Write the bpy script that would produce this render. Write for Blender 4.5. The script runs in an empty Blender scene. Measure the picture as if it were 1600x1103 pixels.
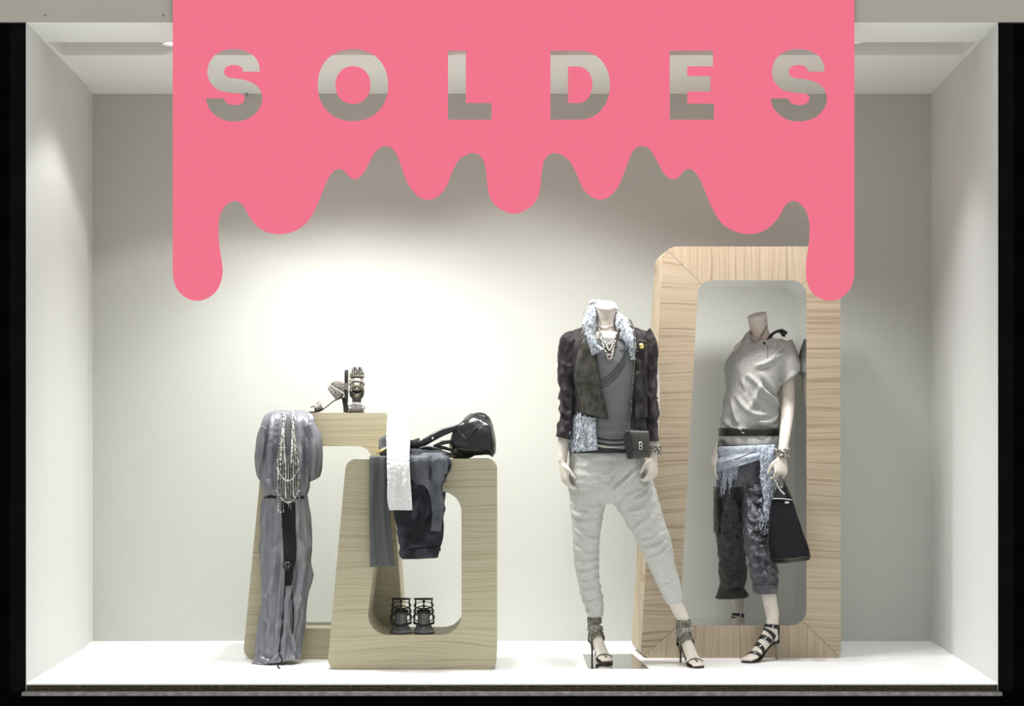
import bpy, bmesh, math, random
from mathutils import Vector, Matrix, noise
from mathutils.bvhtree import BVHTree
random.seed(4)
R = math.radians
S = bpy.context.scene
COL = S.collection

# ------------------------------------------------------------------ camera, world, exposure, lamps
FPX, CAM_Y, EYE, VX, VY = 2437.0, -6.2, 0.976, 800.0, 684.0
cam_d = bpy.data.cameras.new('camera'); cam = bpy.data.objects.new('camera', cam_d); COL.objects.link(cam)
cam.location = (0, CAM_Y, EYE); cam.rotation_euler = (R(90), 0, 0)
cam_d.sensor_fit = 'HORIZONTAL'; cam_d.sensor_width = 36.0
cam_d.lens = 36.0 * FPX / 1600.0
cam_d.shift_y = (VY - 551.5) / 1600.0
S.camera = cam
S.view_settings.view_transform = 'Standard'; S.view_settings.look = 'None'
S.view_settings.exposure = 0.0; S.view_settings.gamma = 1.0; S.view_settings.use_curve_mapping = False
w = bpy.data.worlds.new('street'); S.world = w; w.use_nodes = True
w.node_tree.nodes['Background'].inputs[0].default_value = (0.93, 0.93, 0.93, 1)
w.node_tree.nodes['Background'].inputs[1].default_value = 1.0

# x, y, aim point, watts, cone deg, blend, colour
SPOTS = [
    (-1.455, .46, (-1.455, .46, 0), 24, 104, .12, (1, 1, 1)),
    (-1.05, .42, (-1.05, .86, 0), 130, 98, 1, (1, 1, .99)),
    (-.685, .42, (-.64, .88, 0), 215, 98, 1, (1, 1, .99)),
    (-.25, .42, (.30, .80, 0), 128, 108, 1, (1, 1, .99)),
    (.28, .42, (.55, .64, 0), 110, 100, 1, (1, 1, 1)),
    (.95, .42, (1.02, .70, 0), 95, 94, 1, (1, .98, .97)),
    (1.45, .42, (1.38, .52, 0), 75, 90, 1, (.97, .97, 1)),
]
ORD = ['first', 'second', 'third', 'fourth', 'fifth', 'sixth', 'seventh']

# ------------------------------------------------------------------ helpers
def P(px, py, Y):
    Z = Y - CAM_Y
    return Vector(((px - VX) * Z / FPX, Y, EYE - (py - VY) * Z / FPX))

def tag(o, label=None, cat=None, group=None, kind=None):
    if label: o['label'] = label
    if cat: o['category'] = cat
    if group: o['group'] = group
    if kind: o['kind'] = kind
    return o

def thing(name, loc, label, cat, group=None):
    o = bpy.data.objects.new(name, None); COL.objects.link(o)
    o.location = loc; o.empty_display_size = .05
    return tag(o, label, cat, group)

def link(name, me, mat, parent=None, smooth=True):
    if mat: 
        me.materials.clear(); me.materials.append(mat)
    if smooth:
        for p in me.polygons: p.use_smooth = True
    o = bpy.data.objects.new(name, me); COL.objects.link(o)
    if parent:
        o.parent = parent
        if parent.type == 'EMPTY': o.location = -Vector(parent.location)
    return o

def from_data(name, V, Fc, mat, parent=None, smooth=True):
    me = bpy.data.meshes.new(name); me.from_pydata([tuple(v) for v in V], [], Fc); me.validate()
    bm = bmesh.new(); bm.from_mesh(me); bmesh.ops.recalc_face_normals(bm, faces=bm.faces); bm.to_mesh(me); bm.free()
    return link(name, me, mat, parent, smooth)

class MB:
    """collects verts and faces for one mesh"""
    def __init__(s): s.V = []; s.F = []
    def add(s, V, F):
        b = len(s.V); s.V += [Vector(v) for v in V]; s.F += [[i + b for i in f] for f in F]; return s
    def build(s, name, mat, parent=None, smooth=True): return from_data(name, s.V, s.F, mat, parent, smooth)

def box(a, b):
    x0, y0, z0 = a; x1, y1, z1 = b
    V = [(x0,y0,z0),(x1,y0,z0),(x1,y1,z0),(x0,y1,z0),(x0,y0,z1),(x1,y0,z1),(x1,y1,z1),(x0,y1,z1)]
    return V, [[0,3,2,1],[4,5,6,7],[0,1,5,4],[1,2,6,5],[2,3,7,6],[3,0,4,7]]

def prism(poly, z0, z1):
    n = len(poly)
    V = [(x, y, z0) for x, y in poly] + [(x, y, z1) for x, y in poly]
    return V, [list(range(n))[::-1], list(range(n, 2*n))] + [[i, (i+1) % n, n+(i+1) % n, n+i] for i in range(n)]

def loft(rings, closed=True, cap0=True, cap1=True):
    n = len(rings[0]); V = []; F = []
    for r in rings: V += r
    for k in range(len(rings)-1):
        for i in range(n if closed else n-1):
            j = (i+1) % n
            F.append([k*n+i, k*n+j, (k+1)*n+j, (k+1)*n+i])
    if closed:
        if cap0: F.append(list(range(n))[::-1])
        if cap1: F.append([(len(rings)-1)*n+i for i in range(n)])
    return V, F

def cr(p0, p1, p2, p3, t):
    return .5*((2*p1) + (-p0+p2)*t + (2*p0-5*p1+4*p2-p3)*t*t + (-p0+3*p1-3*p2+p3)*t**3)

def smooth_list(L, sub):
    """Catmull-Rom through tuples of floats"""
    out = []
    n = len(L)
    for i in range(n-1):
        a = L[max(i-1, 0)]; b = L[i]; c = L[i+1]; d = L[min(i+2, n-1)]
        for k in range(sub):
            t = k/sub
            out.append(tuple(cr(a[m], b[m], c[m], d[m], t) for m in range(len(b))))
    out.append(tuple(L[-1])); return out

def tube(pts, rad, n=8, sub=0, flat=1.0, caps=True):
    """round tube along points; rad number or list"""
    if not isinstance(rad, (list, tuple)): rad = [rad]*len(pts)
    L = [(p[0], p[1], p[2], r) for p, r in zip(pts, rad)]
    if sub: L = smooth_list(L, sub)
    Q = [Vector(l[:3]) for l in L]
    rings = []; up = None
    for i, q in enumerate(Q):
        t = (Q[min(i+1, len(Q)-1)] - Q[max(i-1, 0)])
        if t.length < 1e-9: t = Vector((0, 0, 1))
        t.normalize()
        if up is None:
            up = Vector((0, 1, 0)) if abs(t.y) < .9 else Vector((1, 0, 0))
        a = up - t*up.dot(t); a.normalize(); up = a
        b = t.cross(a)
        rings.append([q + (a*math.cos(2*math.pi*k/n)*flat + b*math.sin(2*math.pi*k/n))*max(L[i][3], 1e-4) for k in range(n)])
    return loft(rings, True, caps, caps)

def ellipsoid(c, r, nu=10, nv=7, rot=None):
    c = Vector(c); V = []; F = []
    for j in range(1, nv):
        a = math.pi*j/nv
        for i in range(nu):
            b = 2*math.pi*i/nu
            v = Vector((r[0]*math.sin(a)*math.cos(b), r[1]*math.sin(a)*math.sin(b), r[2]*math.cos(a)))
            if rot: v = rot @ v
            V.append(c+v)
    for j in range(nv-2):
        for i in range(nu):
            k = (i+1) % nu
            F.append([j*nu+i, j*nu+k, (j+1)*nu+k, (j+1)*nu+i])
    t = Vector((0, 0, r[2])); bt = Vector((0, 0, -r[2]))
    if rot: t = rot @ t; bt = rot @ bt
    V += [c+t, c+bt]; T = len(V)-2
    for i in range(nu):
        k = (i+1) % nu
        F.append([T, i, k]); F.append([T+1, (nv-2)*nu+k, (nv-2)*nu+i])
    return V, F

def bead(c, r): return ellipsoid(c, (r, r, r), 6, 4)

def nz(p, s, seed=0): return noise.noise(Vector((p[0]*s[0]+seed, p[1]*s[1]+seed*1.7, p[2]*s[2]+seed*.3)))

def rings_px(spec, n=40, sub=5, disp=None, power=2.2, arc=None):
    """spec rows: (Lx,Ly,Rx,Ry,Y,depth) in photo pixels + metres of real depth"""
    L = smooth_list([tuple(float(v) for v in s) for s in spec], sub)
    out = []
    for k, (lx, ly, rx, ry, Y, d) in enumerate(L):
        a = P(lx, ly, Y); b = P(rx, ry, Y); c = (a+b)/2; u = (b-a)/2
        ring = []
        for i in range(n):
            if arc: th = arc[0] + (arc[1]-arc[0])*i/(n-1)
            else: th = 2*math.pi*i/n
            ct, st = math.cos(th), math.sin(th)
            e = 2.0/power
            x = math.copysign(abs(ct)**e, ct); y = math.copysign(abs(st)**e, st)
            p = c + u*x + Vector((0, -d*y, 0))
            if disp:
                o = p-c
                if o.length > 1e-6: o.normalize()
                p = p + o*disp(k/(len(L)-1), th, p)
            ring.append(p)
        out.append(ring)
    return out

def garment(name, spec, mat, parent=None, n=40, sub=5, disp=None, power=2.2, caps=(False, False), arc=None, thick=0):
    rg = rings_px(spec, n, sub, disp, power, arc)
    V, F = loft(rg, arc is None, caps[0], caps[1])
    o = from_data(name, V, F, mat, parent)
    if thick: solid(o, thick)
    return o

def bake(o):
    dg = bpy.context.evaluated_depsgraph_get(); dg.update()
    me = bpy.data.meshes.new_from_object(o.evaluated_get(dg))
    old = o.data; o.modifiers.clear(); o.data = me; me.name = old.name
    bpy.data.meshes.remove(old)
    for p in me.polygons: p.use_smooth = True
    return o

def solid(o, t):
    m = o.modifiers.new('solid', 'SOLIDIFY'); m.thickness = t; m.offset = 0
    return o

def fuse(o, voxel, it=4):
    m = o.modifiers.new('remesh', 'REMESH'); m.mode = 'VOXEL'; m.voxel_size = voxel
    s = o.modifiers.new('smooth', 'SMOOTH'); s.iterations = it; s.factor = .5
    return bake(o)

def crease(o, f):
    """push vertices of a fused cloth along their normals"""
    me = o.data
    ns = [v.normal.copy() for v in me.vertices]
    for v, nn in zip(me.vertices, ns): v.co = v.co + nn*f(v.co, nn)
    me.update(); return o

def tree_of(o):
    m = Matrix.Translation(o.location + (o.parent.location if o.parent else Vector()))
    return BVHTree.FromPolygons([v.co for v in o.data.vertices], [list(p.vertices) for p in o.data.polygons])

EYEP = Vector((0, CAM_Y, EYE))
def on(trees, px, py, off=.003, Y=None):
    """point on the outside of a garment along the sight line of that spot"""
    d = (P(px, py, 1.0)-EYEP).normalized(); best = None
    for t in trees:
        h = t.ray_cast(EYEP, d)
        if h[0] is not None and (best is None or h[3] < best): best = h[3]
    if best is None:
        if Y is not None: return P(px, py, Y)
        q = P(px, py, .6); hits = [t.find_nearest(q) for t in trees]
        h = min((h for h in hits if h[0] is not None), key=lambda h: h[3])
        return h[0] - (h[0]-EYEP).normalized()*off
    return EYEP + d*(best-off)

def fold_lines(o, curves, h=.012, w=.011):
    """raise (or sink) narrow folds of the cloth along given courses"""
    from mathutils.kdtree import KDTree
    t = [tree_of(o)]; sets = []
    for c in curves:
        hh = h
        if isinstance(c, tuple): c, hh = c[0], h*c[1]
        L = smooth_list([(float(x), float(y)) for x, y in c], 12); n = len(L)
        kd = KDTree(n)
        for i, (x, y) in enumerate(L):
            q = on(t, x, y, 0)
            if q is not None: kd.insert(q, i)
        kd.balance(); sets.append((kd, n, hh))
    me = o.data; ns = [v.normal.copy() for v in me.vertices]
    for v, nn in zip(me.vertices, ns):
        a = 0
        for kd, n, hh in sets:
            q, i, d = kd.find(v.co)
            if i is None: continue
            if d < w*5:
                e = min(1, (i+.4)/(n*.25), (n-i-.6)/(n*.25))
                a += hh*max(0, e)*(math.exp(-(d/w)**2) - .42*math.exp(-(d/(2.3*w))**2))
        if a: v.co = v.co + nn*a
    me.update(); return o

# ------------------------------------------------------------------ materials
def mat(name, col, rough=.6, metal=0, spec=.5, bump=None, var=None, coat=0, sheen=0):
    m = bpy.data.materials.new(name); m.use_nodes = True
    nt = m.node_tree; b = nt.nodes['Principled BSDF']
    b.inputs['Base Color'].default_value = (*col, 1); b.inputs['Roughness'].default_value = rough
    b.inputs['Metallic'].default_value = metal; b.inputs['Specular IOR Level'].default_value = spec
    b.inputs['Coat Weight'].default_value = coat; b.inputs['Sheen Weight'].default_value = sheen
    tc = nt.nodes.new('ShaderNodeTexCoord')
    if var:                                  # (scale xyz, colour b, contrast lo, hi)
        mp = nt.nodes.new('ShaderNodeMapping'); mp.inputs['Scale'].default_value = var[0]
        n = nt.nodes.new('ShaderNodeTexNoise'); n.inputs['Scale'].default_value = 1; n.inputs['Detail'].default_value = 5
        r = nt.nodes.new('ShaderNodeValToRGB')
        r.color_ramp.elements[0].position = var[2]; r.color_ramp.elements[1].position = var[3]
        r.color_ramp.elements[0].color = (*col, 1); r.color_ramp.elements[1].color = (*var[1], 1)
        nt.links.new(tc.outputs['Object'], mp.inputs['Vector']); nt.links.new(mp.outputs[0], n.inputs['Vector'])
        nt.links.new(n.outputs['Fac'], r.inputs[0]); nt.links.new(r.outputs[0], b.inputs['Base Color'])
    if bump:                                 # (scale xyz, strength, distance)
        mp = nt.nodes.new('ShaderNodeMapping'); mp.inputs['Scale'].default_value = bump[0]
        n = nt.nodes.new('ShaderNodeTexNoise'); n.inputs['Scale'].default_value = 1; n.inputs['Detail'].default_value = 3
        bp = nt.nodes.new('ShaderNodeBump'); bp.inputs['Strength'].default_value = bump[1]; bp.inputs['Distance'].default_value = bump[2]
        nt.links.new(tc.outputs['Object'], mp.inputs['Vector']); nt.links.new(mp.outputs[0], n.inputs['Vector'])
        nt.links.new(n.outputs['Fac'], bp.inputs['Height']); nt.links.new(bp.outputs[0], b.inputs['Normal'])
    return m

def wood(name, axis, pale, mid, dark, dens=70):
    """veneer: lines run along 'axis' ('x' or 'z'), cathedral figures by warping"""
    m = bpy.data.materials.new(name); m.use_nodes = True; nt = m.node_tree; b = nt.nodes['Principled BSDF']
    N = nt.nodes.new; Lk = nt.links.new
    tc = N('ShaderNodeTexCoord')
    wmp = N('ShaderNodeMapping'); wmp.inputs['Scale'].default_value = (2.2, 2.2, 6) if axis == 'x' else (6, 2.2, 2.2)
    wn = N('ShaderNodeTexNoise'); wn.inputs['Scale'].default_value = 1; wn.inputs['Detail'].default_value = 1
    Lk(tc.outputs['Object'], wmp.inputs[0]); Lk(wmp.outputs[0], wn.inputs['Vector'])
    sx = N('ShaderNodeSeparateXYZ'); Lk(tc.outputs['Object'], sx.inputs[0])
    mu = N('ShaderNodeMath'); mu.operation = 'MULTIPLY_ADD'; mu.inputs[1].default_value = .07
    Lk(wn.outputs['Fac'], mu.inputs[0]); Lk(sx.outputs['Z' if axis == 'x' else 'X'], mu.inputs[2])
    sc = N('ShaderNodeMath'); sc.operation = 'MULTIPLY'; sc.inputs[1].default_value = dens; Lk(mu.outputs[0], sc.inputs[0])
    cb = N('ShaderNodeCombineXYZ')
    al = N('ShaderNodeMath'); al.operation = 'MULTIPLY'; al.inputs[1].default_value = 1.1
    Lk(sx.outputs['X' if axis == 'x' else 'Z'], al.inputs[0])
    Lk(sc.outputs[0], cb.inputs[0]); Lk(al.outputs[0], cb.inputs[1])
    yy = N('ShaderNodeMath'); yy.operation = 'MULTIPLY'; yy.inputs[1].default_value = 3; Lk(sx.outputs['Y'], yy.inputs[0]); Lk(yy.outputs[0], cb.inputs[2])
    g = N('ShaderNodeTexNoise'); g.inputs['Scale'].default_value = 1; g.inputs['Detail'].default_value = 4; g.inputs['Roughness'].default_value = .6
    Lk(cb.outputs[0], g.inputs['Vector'])
    r = N('ShaderNodeValToRGB'); e = r.color_ramp.elements
    e[0].position = .34; e[0].color = (*dark, 1); e[1].position = .72; e[1].color = (*pale, 1)
    k = e.new(.48); k.color = (*mid, 1)
    Lk(g.outputs['Fac'], r.inputs[0]); Lk(r.outputs[0], b.inputs['Base Color'])
    b.inputs['Roughness'].default_value = .5; b.inputs['Specular IOR Level'].default_value = .3
    return m

M = {}
M['wall'] = mat('white_wall_paint', (.632, .642, .614), .55, spec=.2, bump=((40, 40, 40), .03, .002))
M['back'] = mat('back_wall_paint', (.470, .479, .440), .6, spec=.15, bump=((40, 40, 40), .03, .002))
M['ceil'] = mat('ceiling_paint', (.80, .81, .77), .6, spec=.2)
M['floor'] = mat('white_laminate', (.88, .88, .885), .22, spec=.5)
M['edge'] = mat('raw_board_edge', (.03, .022, .012), .9, spec=.1, var=((60, 60, 200), (.10, .08, .045), .45, .7))
M['metal'] = mat('brushed_sill_metal', (.16, .16, .15), .45, .7, var=((30, 30, 30), (.30, .29, .27), .4, .7))
M['black'] = mat('black_facade', (.0014, .0013, .0014), .9, spec=0, var=((6, 6, 8), (.0026, .0018, .002), .4, .7))
M['fascia'] = mat('beige_lintel', (.41, .39, .335), .7, spec=.1, var=((1.2, 1, 4), (.385, .36, .31), .3, .7))
M['pink'] = mat('pink_vinyl', (.955, .197, .288), 1, spec=0)
M['wood_h'] = wood('pale_ash_veneer', 'x', (.43, .39, .275), (.39, .35, .235), (.315, .27, .17), 120)
M['wood3_h'] = wood('tan_ash_veneer_across', 'x', (.41, .34, .245), (.35, .282, .195), (.235, .178, .112), 110)
M['wood3_v'] = wood('tan_ash_veneer_upright', 'z', (.41, .34, .245), (.35, .282, .195), (.235, .178, .112), 110)
M['mirror'] = mat('mirror_lining', (.80, .82, .82), .02, 1)
M['steel'] = mat('polished_steel', (.62, .63, .64), .04, 1)
M['skin'] = mat('cream_mannequin', (.53, .485, .42), .45, spec=.25)
M['cap'] = mat('pale_cap', (.80, .77, .72), .4)
M['chrome'] = mat('silver_metal', (.75, .75, .76), .18, 1)
M['gold'] = mat('gold_metal', (.80, .62, .25), .25, 1)
M['jewel'] = mat('silver_jewels', (.55, .55, .50), .16, .9, var=((220, 220, 220), (.10, .085, .07), .42, .58))
M['leather'] = mat('black_leather', (.006, .006, .007), .28, spec=.4, bump=((50, 50, 50), .35, .006))
M['strap'] = mat('dark_strap_leather', (.014, .013, .014), .35, spec=.25)
M['sole'] = mat('dark_sole', (.03, .02, .018), .4)
M['snake'] = mat('olive_jewelled_cuff', (.17, .165, .11), .3, .55, var=((260, 260, 160), (.03, .025, .02), .47, .58))
M['ornate'] = mat('white_jewelled_cuff', (.36, .34, .32), .3, .4, var=((240, 240, 240), (.05, .03, .03), .5, .56))
M['sweat'] = mat('light_grey_jersey', (.47, .47, .44), .9, spec=.05, var=((300, 300, 160), (.37, .37, .345), .4, .65), bump=((500, 500, 300), .2, .002))
M['tee'] = mat('mid_grey_jersey', (.155, .16, .162), .8, spec=.08, bump=((400, 400, 400), .15, .002))
M['tee_hem'] = mat('pale_hem', (.42, .42, .37), .8, spec=.1)
M['jacket'] = mat('charcoal_jacket', (.026, .023, .023), .8, spec=.08, var=((30, 30, 14), (.085, .074, .080), .45, .75), bump=((60, 60, 60), .3, .004))
M['suede'] = mat('olive_grey_suede', (.062, .060, .052), .9, spec=.05, var=((40, 40, 30), (.028, .028, .018), .42, .68))
M['lace'] = mat('blue_grey_scarf', (.40, .43, .46), .9, spec=.05, var=((150, 150, 80), (.13, .15, .18), .5, .62), bump=((160, 160, 90), .8, .006))
M['denim'] = mat('faded_denim', (.40, .435, .49), .9, spec=.05, var=((120, 120, 70), (.17, .195, .25), .48, .7), bump=((140, 140, 140), .4, .004))
M['topgrey'] = mat('heather_grey_knit', (.37, .37, .345), .9, spec=.05, var=((200, 200, 120), (.29, .29, .27), .4, .65), bump=((300, 300, 300), .2, .003))
M['satin_dark'] = mat('dark_grey_satin', (.050, .047, .056), .36, spec=.4, bump=((45, 45, 32), .6, .02), var=((22, 22, 22), (.10, .096, .11), .5, .75))
M['satin_brown'] = mat('dark_brown_satin', (.026, .022, .021), .4, spec=.25, bump=((45, 45, 32), .6, .02), var=((22, 22, 22), (.055, .048, .045), .5, .75))
M['satin'] = mat('silver_grey_satin', (.155, .157, .172), .30, spec=.5, bump=((12, 12, 4), .4, .04))
M['lining'] = mat('black_chiffon', (.010, .010, .011), .7, spec=.1)
M['slate'] = mat('slate_grey_jersey', (.095, .098, .10), .85, spec=.1, bump=((300, 300, 300), .15, .002))
M['cream'] = mat('cream_crinkled_cotton', (.76, .76, .74), .9, spec=.1, bump=((70, 70, 70), 1.0, .02))
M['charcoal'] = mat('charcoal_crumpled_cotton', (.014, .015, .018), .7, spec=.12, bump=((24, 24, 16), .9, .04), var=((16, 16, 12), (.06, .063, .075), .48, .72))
M['charcoal_lit'] = mat('charcoal_cotton_lit', (.07, .074, .085), .8, spec=.1, bump=((40, 40, 20), .5, .02), var=((18, 18, 12), (.13, .135, .15), .4, .7))  # paler copy of the charcoal cotton, lit look put into the colour
M['sequin'] = mat('black_sequin', (.004, .004, .006), .35, spec=.1, bump=((280, 280, 280), 1.0, .01), var=((330, 330, 330), (.08, .08, .13), .62, .74))
M['insole'] = mat('grey_insole', (.20, .20, .21), .4)
M['tan'] = mat('olive_strap', (.22, .20, .14), .8)
M['clutch'] = mat('olive_grey_leather', (.05, .052, .045), .4, spec=.25, bump=((80, 80, 80), .2, .003))
M['pearl'] = mat('bead_white', (.66, .65, .60), .2, .3)
M['bead'] = mat('bead_dark', (.10, .085, .08), .25, .5)
M['bezel'] = mat('white_lamp_housing', (.7, .7, .7), .4)

def glass_mat():
    m = bpy.data.materials.new('shop_glass'); m.use_nodes = True; nt = m.node_tree; nt.nodes.clear()
    o = nt.nodes.new('ShaderNodeOutputMaterial'); mx = nt.nodes.new('ShaderNodeMixShader')
    t = nt.nodes.new('ShaderNodeBsdfTransparent'); g = nt.nodes.new('ShaderNodeBsdfGlossy')
    g.inputs['Roughness'].default_value = 0; mx.inputs[0].default_value = .002
    t.inputs[0].default_value = (.995, 1, .997, 1)
    nt.links.new(t.outputs[0], mx.inputs[1]); nt.links.new(g.outputs[0], mx.inputs[2]); nt.links.new(mx.outputs[0], o.inputs[0])
    return m
def glow_mat():
    m = bpy.data.materials.new('lamp_glow'); m.use_nodes = True; b = m.node_tree.nodes['Principled BSDF']
    b.inputs['Emission Color'].default_value = (1, 1, 1, 1); b.inputs['Emission Strength'].default_value = 6
    return m
M['glass'] = glass_mat(); M['glow'] = glow_mat()

# ------------------------------------------------------------------ the setting
def struct(name, V, F, m, smooth=False):
    o = from_data(name, V, F, m, None, smooth); o['kind'] = 'structure'; return o
HC = 2.627                                   # underside of the ceiling panels
YB = 1.288
def side(Y): return 1.931 + .0545*Y
struct('floor', *prism([(-1.931, 0), (1.931, 0), (2.06, YB+.05), (-2.06, YB+.05)], -.006, 0), M['floor'])
mb = MB().add(*box((-1.931, .002, -.030), (1.931, 1.3, -.0062)))
struct('trim_1', mb.V, mb.F, M['edge'])
struct('trim_2', *box((-1.938, -.035, -.044), (1.938, .05, -.031)), M['metal'])
struct('wall_back', *box((-2.3, YB, -.05), (2.3, YB+.06, 2.9)), M['back'])
struct('wall_left', *prism([(-side(0), 0), (-side(1.12), 1.12), (-2.25, 1.12), (-2.25, .0128), (-1.9345, .0128), (-1.9325, 0)], -.03, 2.9), M['wall'])
struct('trim_3', *prism([(-2.010, 1.1202), (-2.0126, YB-.0005), (-2.2, YB-.0005), (-2.2, 1.1202)], -.03, 2.9), M['wall'])
struct('wall_right', *prism([(side(0), 0), (1.9325, 0), (1.9345, .0128), (2.25, .0128), (2.25, YB-.0005), (2.012, YB-.0005)], -.03, 2.9), M['wall'])
mb = MB()
mb.add(*box((-1.965, .0005, HC), (1.965, .31, 2.9)))
mb.add(*box((-2.04, .53, HC), (2.04, YB-.001, 2.9)))
mb.add(*box((-2.0, .3105, HC), (-1.938, .5295, 2.9))); mb.add(*box((1.938, .3105, HC), (2.0, .5295, 2.9)))
mb.add(*box((-2.2, .0, 2.9005), (2.2, YB, 2.94)))
struct('ceiling', mb.V, mb.F, M['ceil'])
struct('wall_front', *box((-2.6, -.006, HC), (2.6, -.0005, 3.1)), M['fascia'])
def pier(x0, x1, nm):
    mb = MB()
    zz = [-.4, .35, 1.15, 1.8, 2.335, 2.505, HC-.002]
    for a, b in zip(zz[:-1], zz[1:]): mb.add(*box((x0, -.004, a+.002), (x1, .008, b-.002)))
    mb.add(*box((x0, .004, -.4), (x1, .0124, HC-.002)))
    struct(nm, mb.V, mb.F, M['black'])
pier(-2.6, -1.9335, 'wall_facade_left'); pier(1.9335, 2.6, 'wall_facade_right')
mb = MB()
for a, b in ((-1.9325, .665), (.669, 1.9325)): mb.add(*box((a, -.02, -.4), (b, .2, -.0465)))
struct('baseboard_front', mb.V, mb.F, M['black'])
struct('window_1', *box((-1.99, -.020, -.0305), (1.99, -.014, 3.08)), M['glass'])
# screws in the lintel, a hook on the ceiling edge
for px in (70, 255):
    o = from_data('screw', *ellipsoid(P(px, 24, -.007), (.004, .002, .004), 8, 6), M['metal'], bpy.data.objects['wall_front'])
o = from_data('hook', *tube([P(385, 140, YB-.03), P(385, 147, YB-.03), P(387, 150, YB-.025)], .004, 6), M['metal'], bpy.data.objects['ceiling'])

# ------------------------------------------------------------------ recessed spot lamps
for i, (x, y, aim, wt, cone, bl, c) in enumerate(SPOTS):
    t = thing('spotlight', (x, y, 2.66), 'white spotlight in the ceiling slot, %s from the left wall' % ORD[i], 'spotlight', 'spotlights in the ceiling slot')
    hs = MB()
    d = (Vector(aim)-Vector((x, y, 2.66))).normalized(); q = d.to_track_quat('Z', 'Y').to_matrix()
    prof = [(-.07, .02), (-.07, .034), (.02, .042), (.03, .042), (.03, .036), (.012, .030)]
    rg = [[Vector((x, y, 2.685)) + q @ Vector((r*math.cos(2*math.pi*k/20), r*math.sin(2*math.pi*k/20), h)) for k in range(20)] for h, r in prof]
    V, F = loft(rg, True, True, False); from_data('housing', V, F, M['bezel'], t)
    from_data('lens', [Vector((x, y, 2.685)) + q @ Vector((.030*math.cos(2*math.pi*k/20), .030*math.sin(2*math.pi*k/20), .013)) for k in range(20)], [list(range(20))], M['glow'], t)
    from_data('stem', *tube([(x, y, 2.72), (x, y, 2.9)], .012, 10), M['bezel'], t)
    ld = bpy.data.lights.new('spot_beam', 'SPOT'); lo = bpy.data.objects.new('spot_beam', ld); COL.objects.link(lo)
    ld.energy = wt; ld.spot_size = R(cone); ld.spot_blend = bl; ld.shadow_soft_size = .08; ld.color = c
    lo.location = Vector((x, y, 2.685)) + d*.05; lo.rotation_euler = d.to_track_quat('-Z', 'Y').to_euler()

# ------------------------------------------------------------------ pink window sticker with cut-out letters
def catmull(pts, sub=6, closed=True):
    n = len(pts); out = []
    for i in range(n if closed else n-1):
        g = lambda k: pts[k % n] if closed else pts[max(0, min(n-1, k))]
        for k in range(sub):
            t = k/sub
            out.append(tuple(cr(g(i-1)[m], g(i)[m], g(i+1)[m], g(i+2)[m], t) for m in (0, 1)))
    if not closed: out.append(pts[-1])
    return out
drip = [(270,425),(272,440),(279,455),(292,466),(308,470),(324,466),(337,456),(345,441),(348,424),(346,405),(343,385),(341,362),
 (342,345),(346,331),(355,319),(368,314),(379,320),(388,336),(400,352),(415,362),(436,366),(458,362),(476,351),(490,332),(501,307),
 (510,285),(519,270),(528,264),(537,267),(546,276),(553,280),(562,277),(572,264),(581,246),(591,233),(602,228),(613,232),(621,244),
 (628,263),(634,280),(643,296),(655,308),(667,312),(681,309),(693,298),(701,283),(708,266),(716,251),(727,243),(739,239),(750,243),
 (757,255),(760,274),(763,300),(770,316),(784,328),(803,334),(822,328),(836,316),(843,300),(846,274),(849,255),(856,243),(867,239),
 (879,243),(890,252),(898,266),(906,284),(914,299),(925,308),(938,312),(951,308),(963,296),(972,279),(978,262),(985,244),(993,232),
 (1003,228),(1014,232),(1024,246),(1033,264),(1043,277),(1053,280),(1061,276),(1069,267),(1077,264),(1086,269),(1095,283),(1105,307),
 (1115,329),(1128,349),(1147,361),(1170,366),(1190,362),(1206,352),(1218,337),(1227,321),(1238,314),(1250,318),(1259,329),(1264,345),
 (1265,362),(1263,385),(1260,408),(1259,424),(1261,441),(1269,457),(1283,467),(1297,470),(1313,466),(1326,455),(1333,440),(1335,425)]
outer = [(270, -60)] + catmull(drip, 5, False) + [(1335, -60)]
S_pts_o = [(620,370),(608,335),(580,300),(540,283),(490,279),(440,283),(395,300),(365,332),(354,370),(362,408),(390,437),(430,454),(490,463),
 (560,470),(640,485),(710,508),(780,546),(835,600),(868,660),(882,735),(872,810),(835,890),(770,965),(690,1018),(600,1047),(500,1057),
 (400,1049),(310,1018),(220,960),(155,885),(120,815),(108,738)]
S_pts_i = [(347,738),(362,772),(390,802),(430,822),(490,831),(550,827),(600,808),(630,775),(640,738),(630,702),(595,680),(530,667),
 (440,660),(340,645),(270,618),(205,570),(155,505),(128,430),(125,370),(135,290),(170,210),(225,145),(300,95),(390,66),(490,58),(590,68),
 (680,98),(760,150),(815,220),(842,300),(849,370)]
def letter_S(ox, oy, k): return [[(ox + x/k, oy + y/k) for x, y in catmull(S_pts_o, 3, False) + catmull(S_pts_i, 3, False)]]
def ell(cx, cy, rx, ry, p=2.15, n=72):
    out = []
    for i in range(n):
        a = 2*math.pi*i/n; c, s = math.cos(a), math.sin(a)
        out.append((cx+rx*math.copysign(abs(c)**(2/p), c), cy+ry*math.copysign(abs(s)**(2/p), s)))
    return out
def arcD(x0, x1, y0, y1, xs, p=2.1, n=36):
    out = [(x0, y0)]
    for i in range(n+1):
        a = -math.pi/2 + math.pi*i/n; c, s = math.cos(a), math.sin(a)
        out.append((xs+(x1-xs)*abs(c)**(2/p), (y0+y1)/2+(y1-y0)/2*math.copysign(abs(s)**(2/p), s)))
    return out + [(x0, y1)]
loops = [outer]
loops += letter_S(310, 70, 8.827) + letter_S(1195-2.6+2.6, 70, 8.827)
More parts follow.
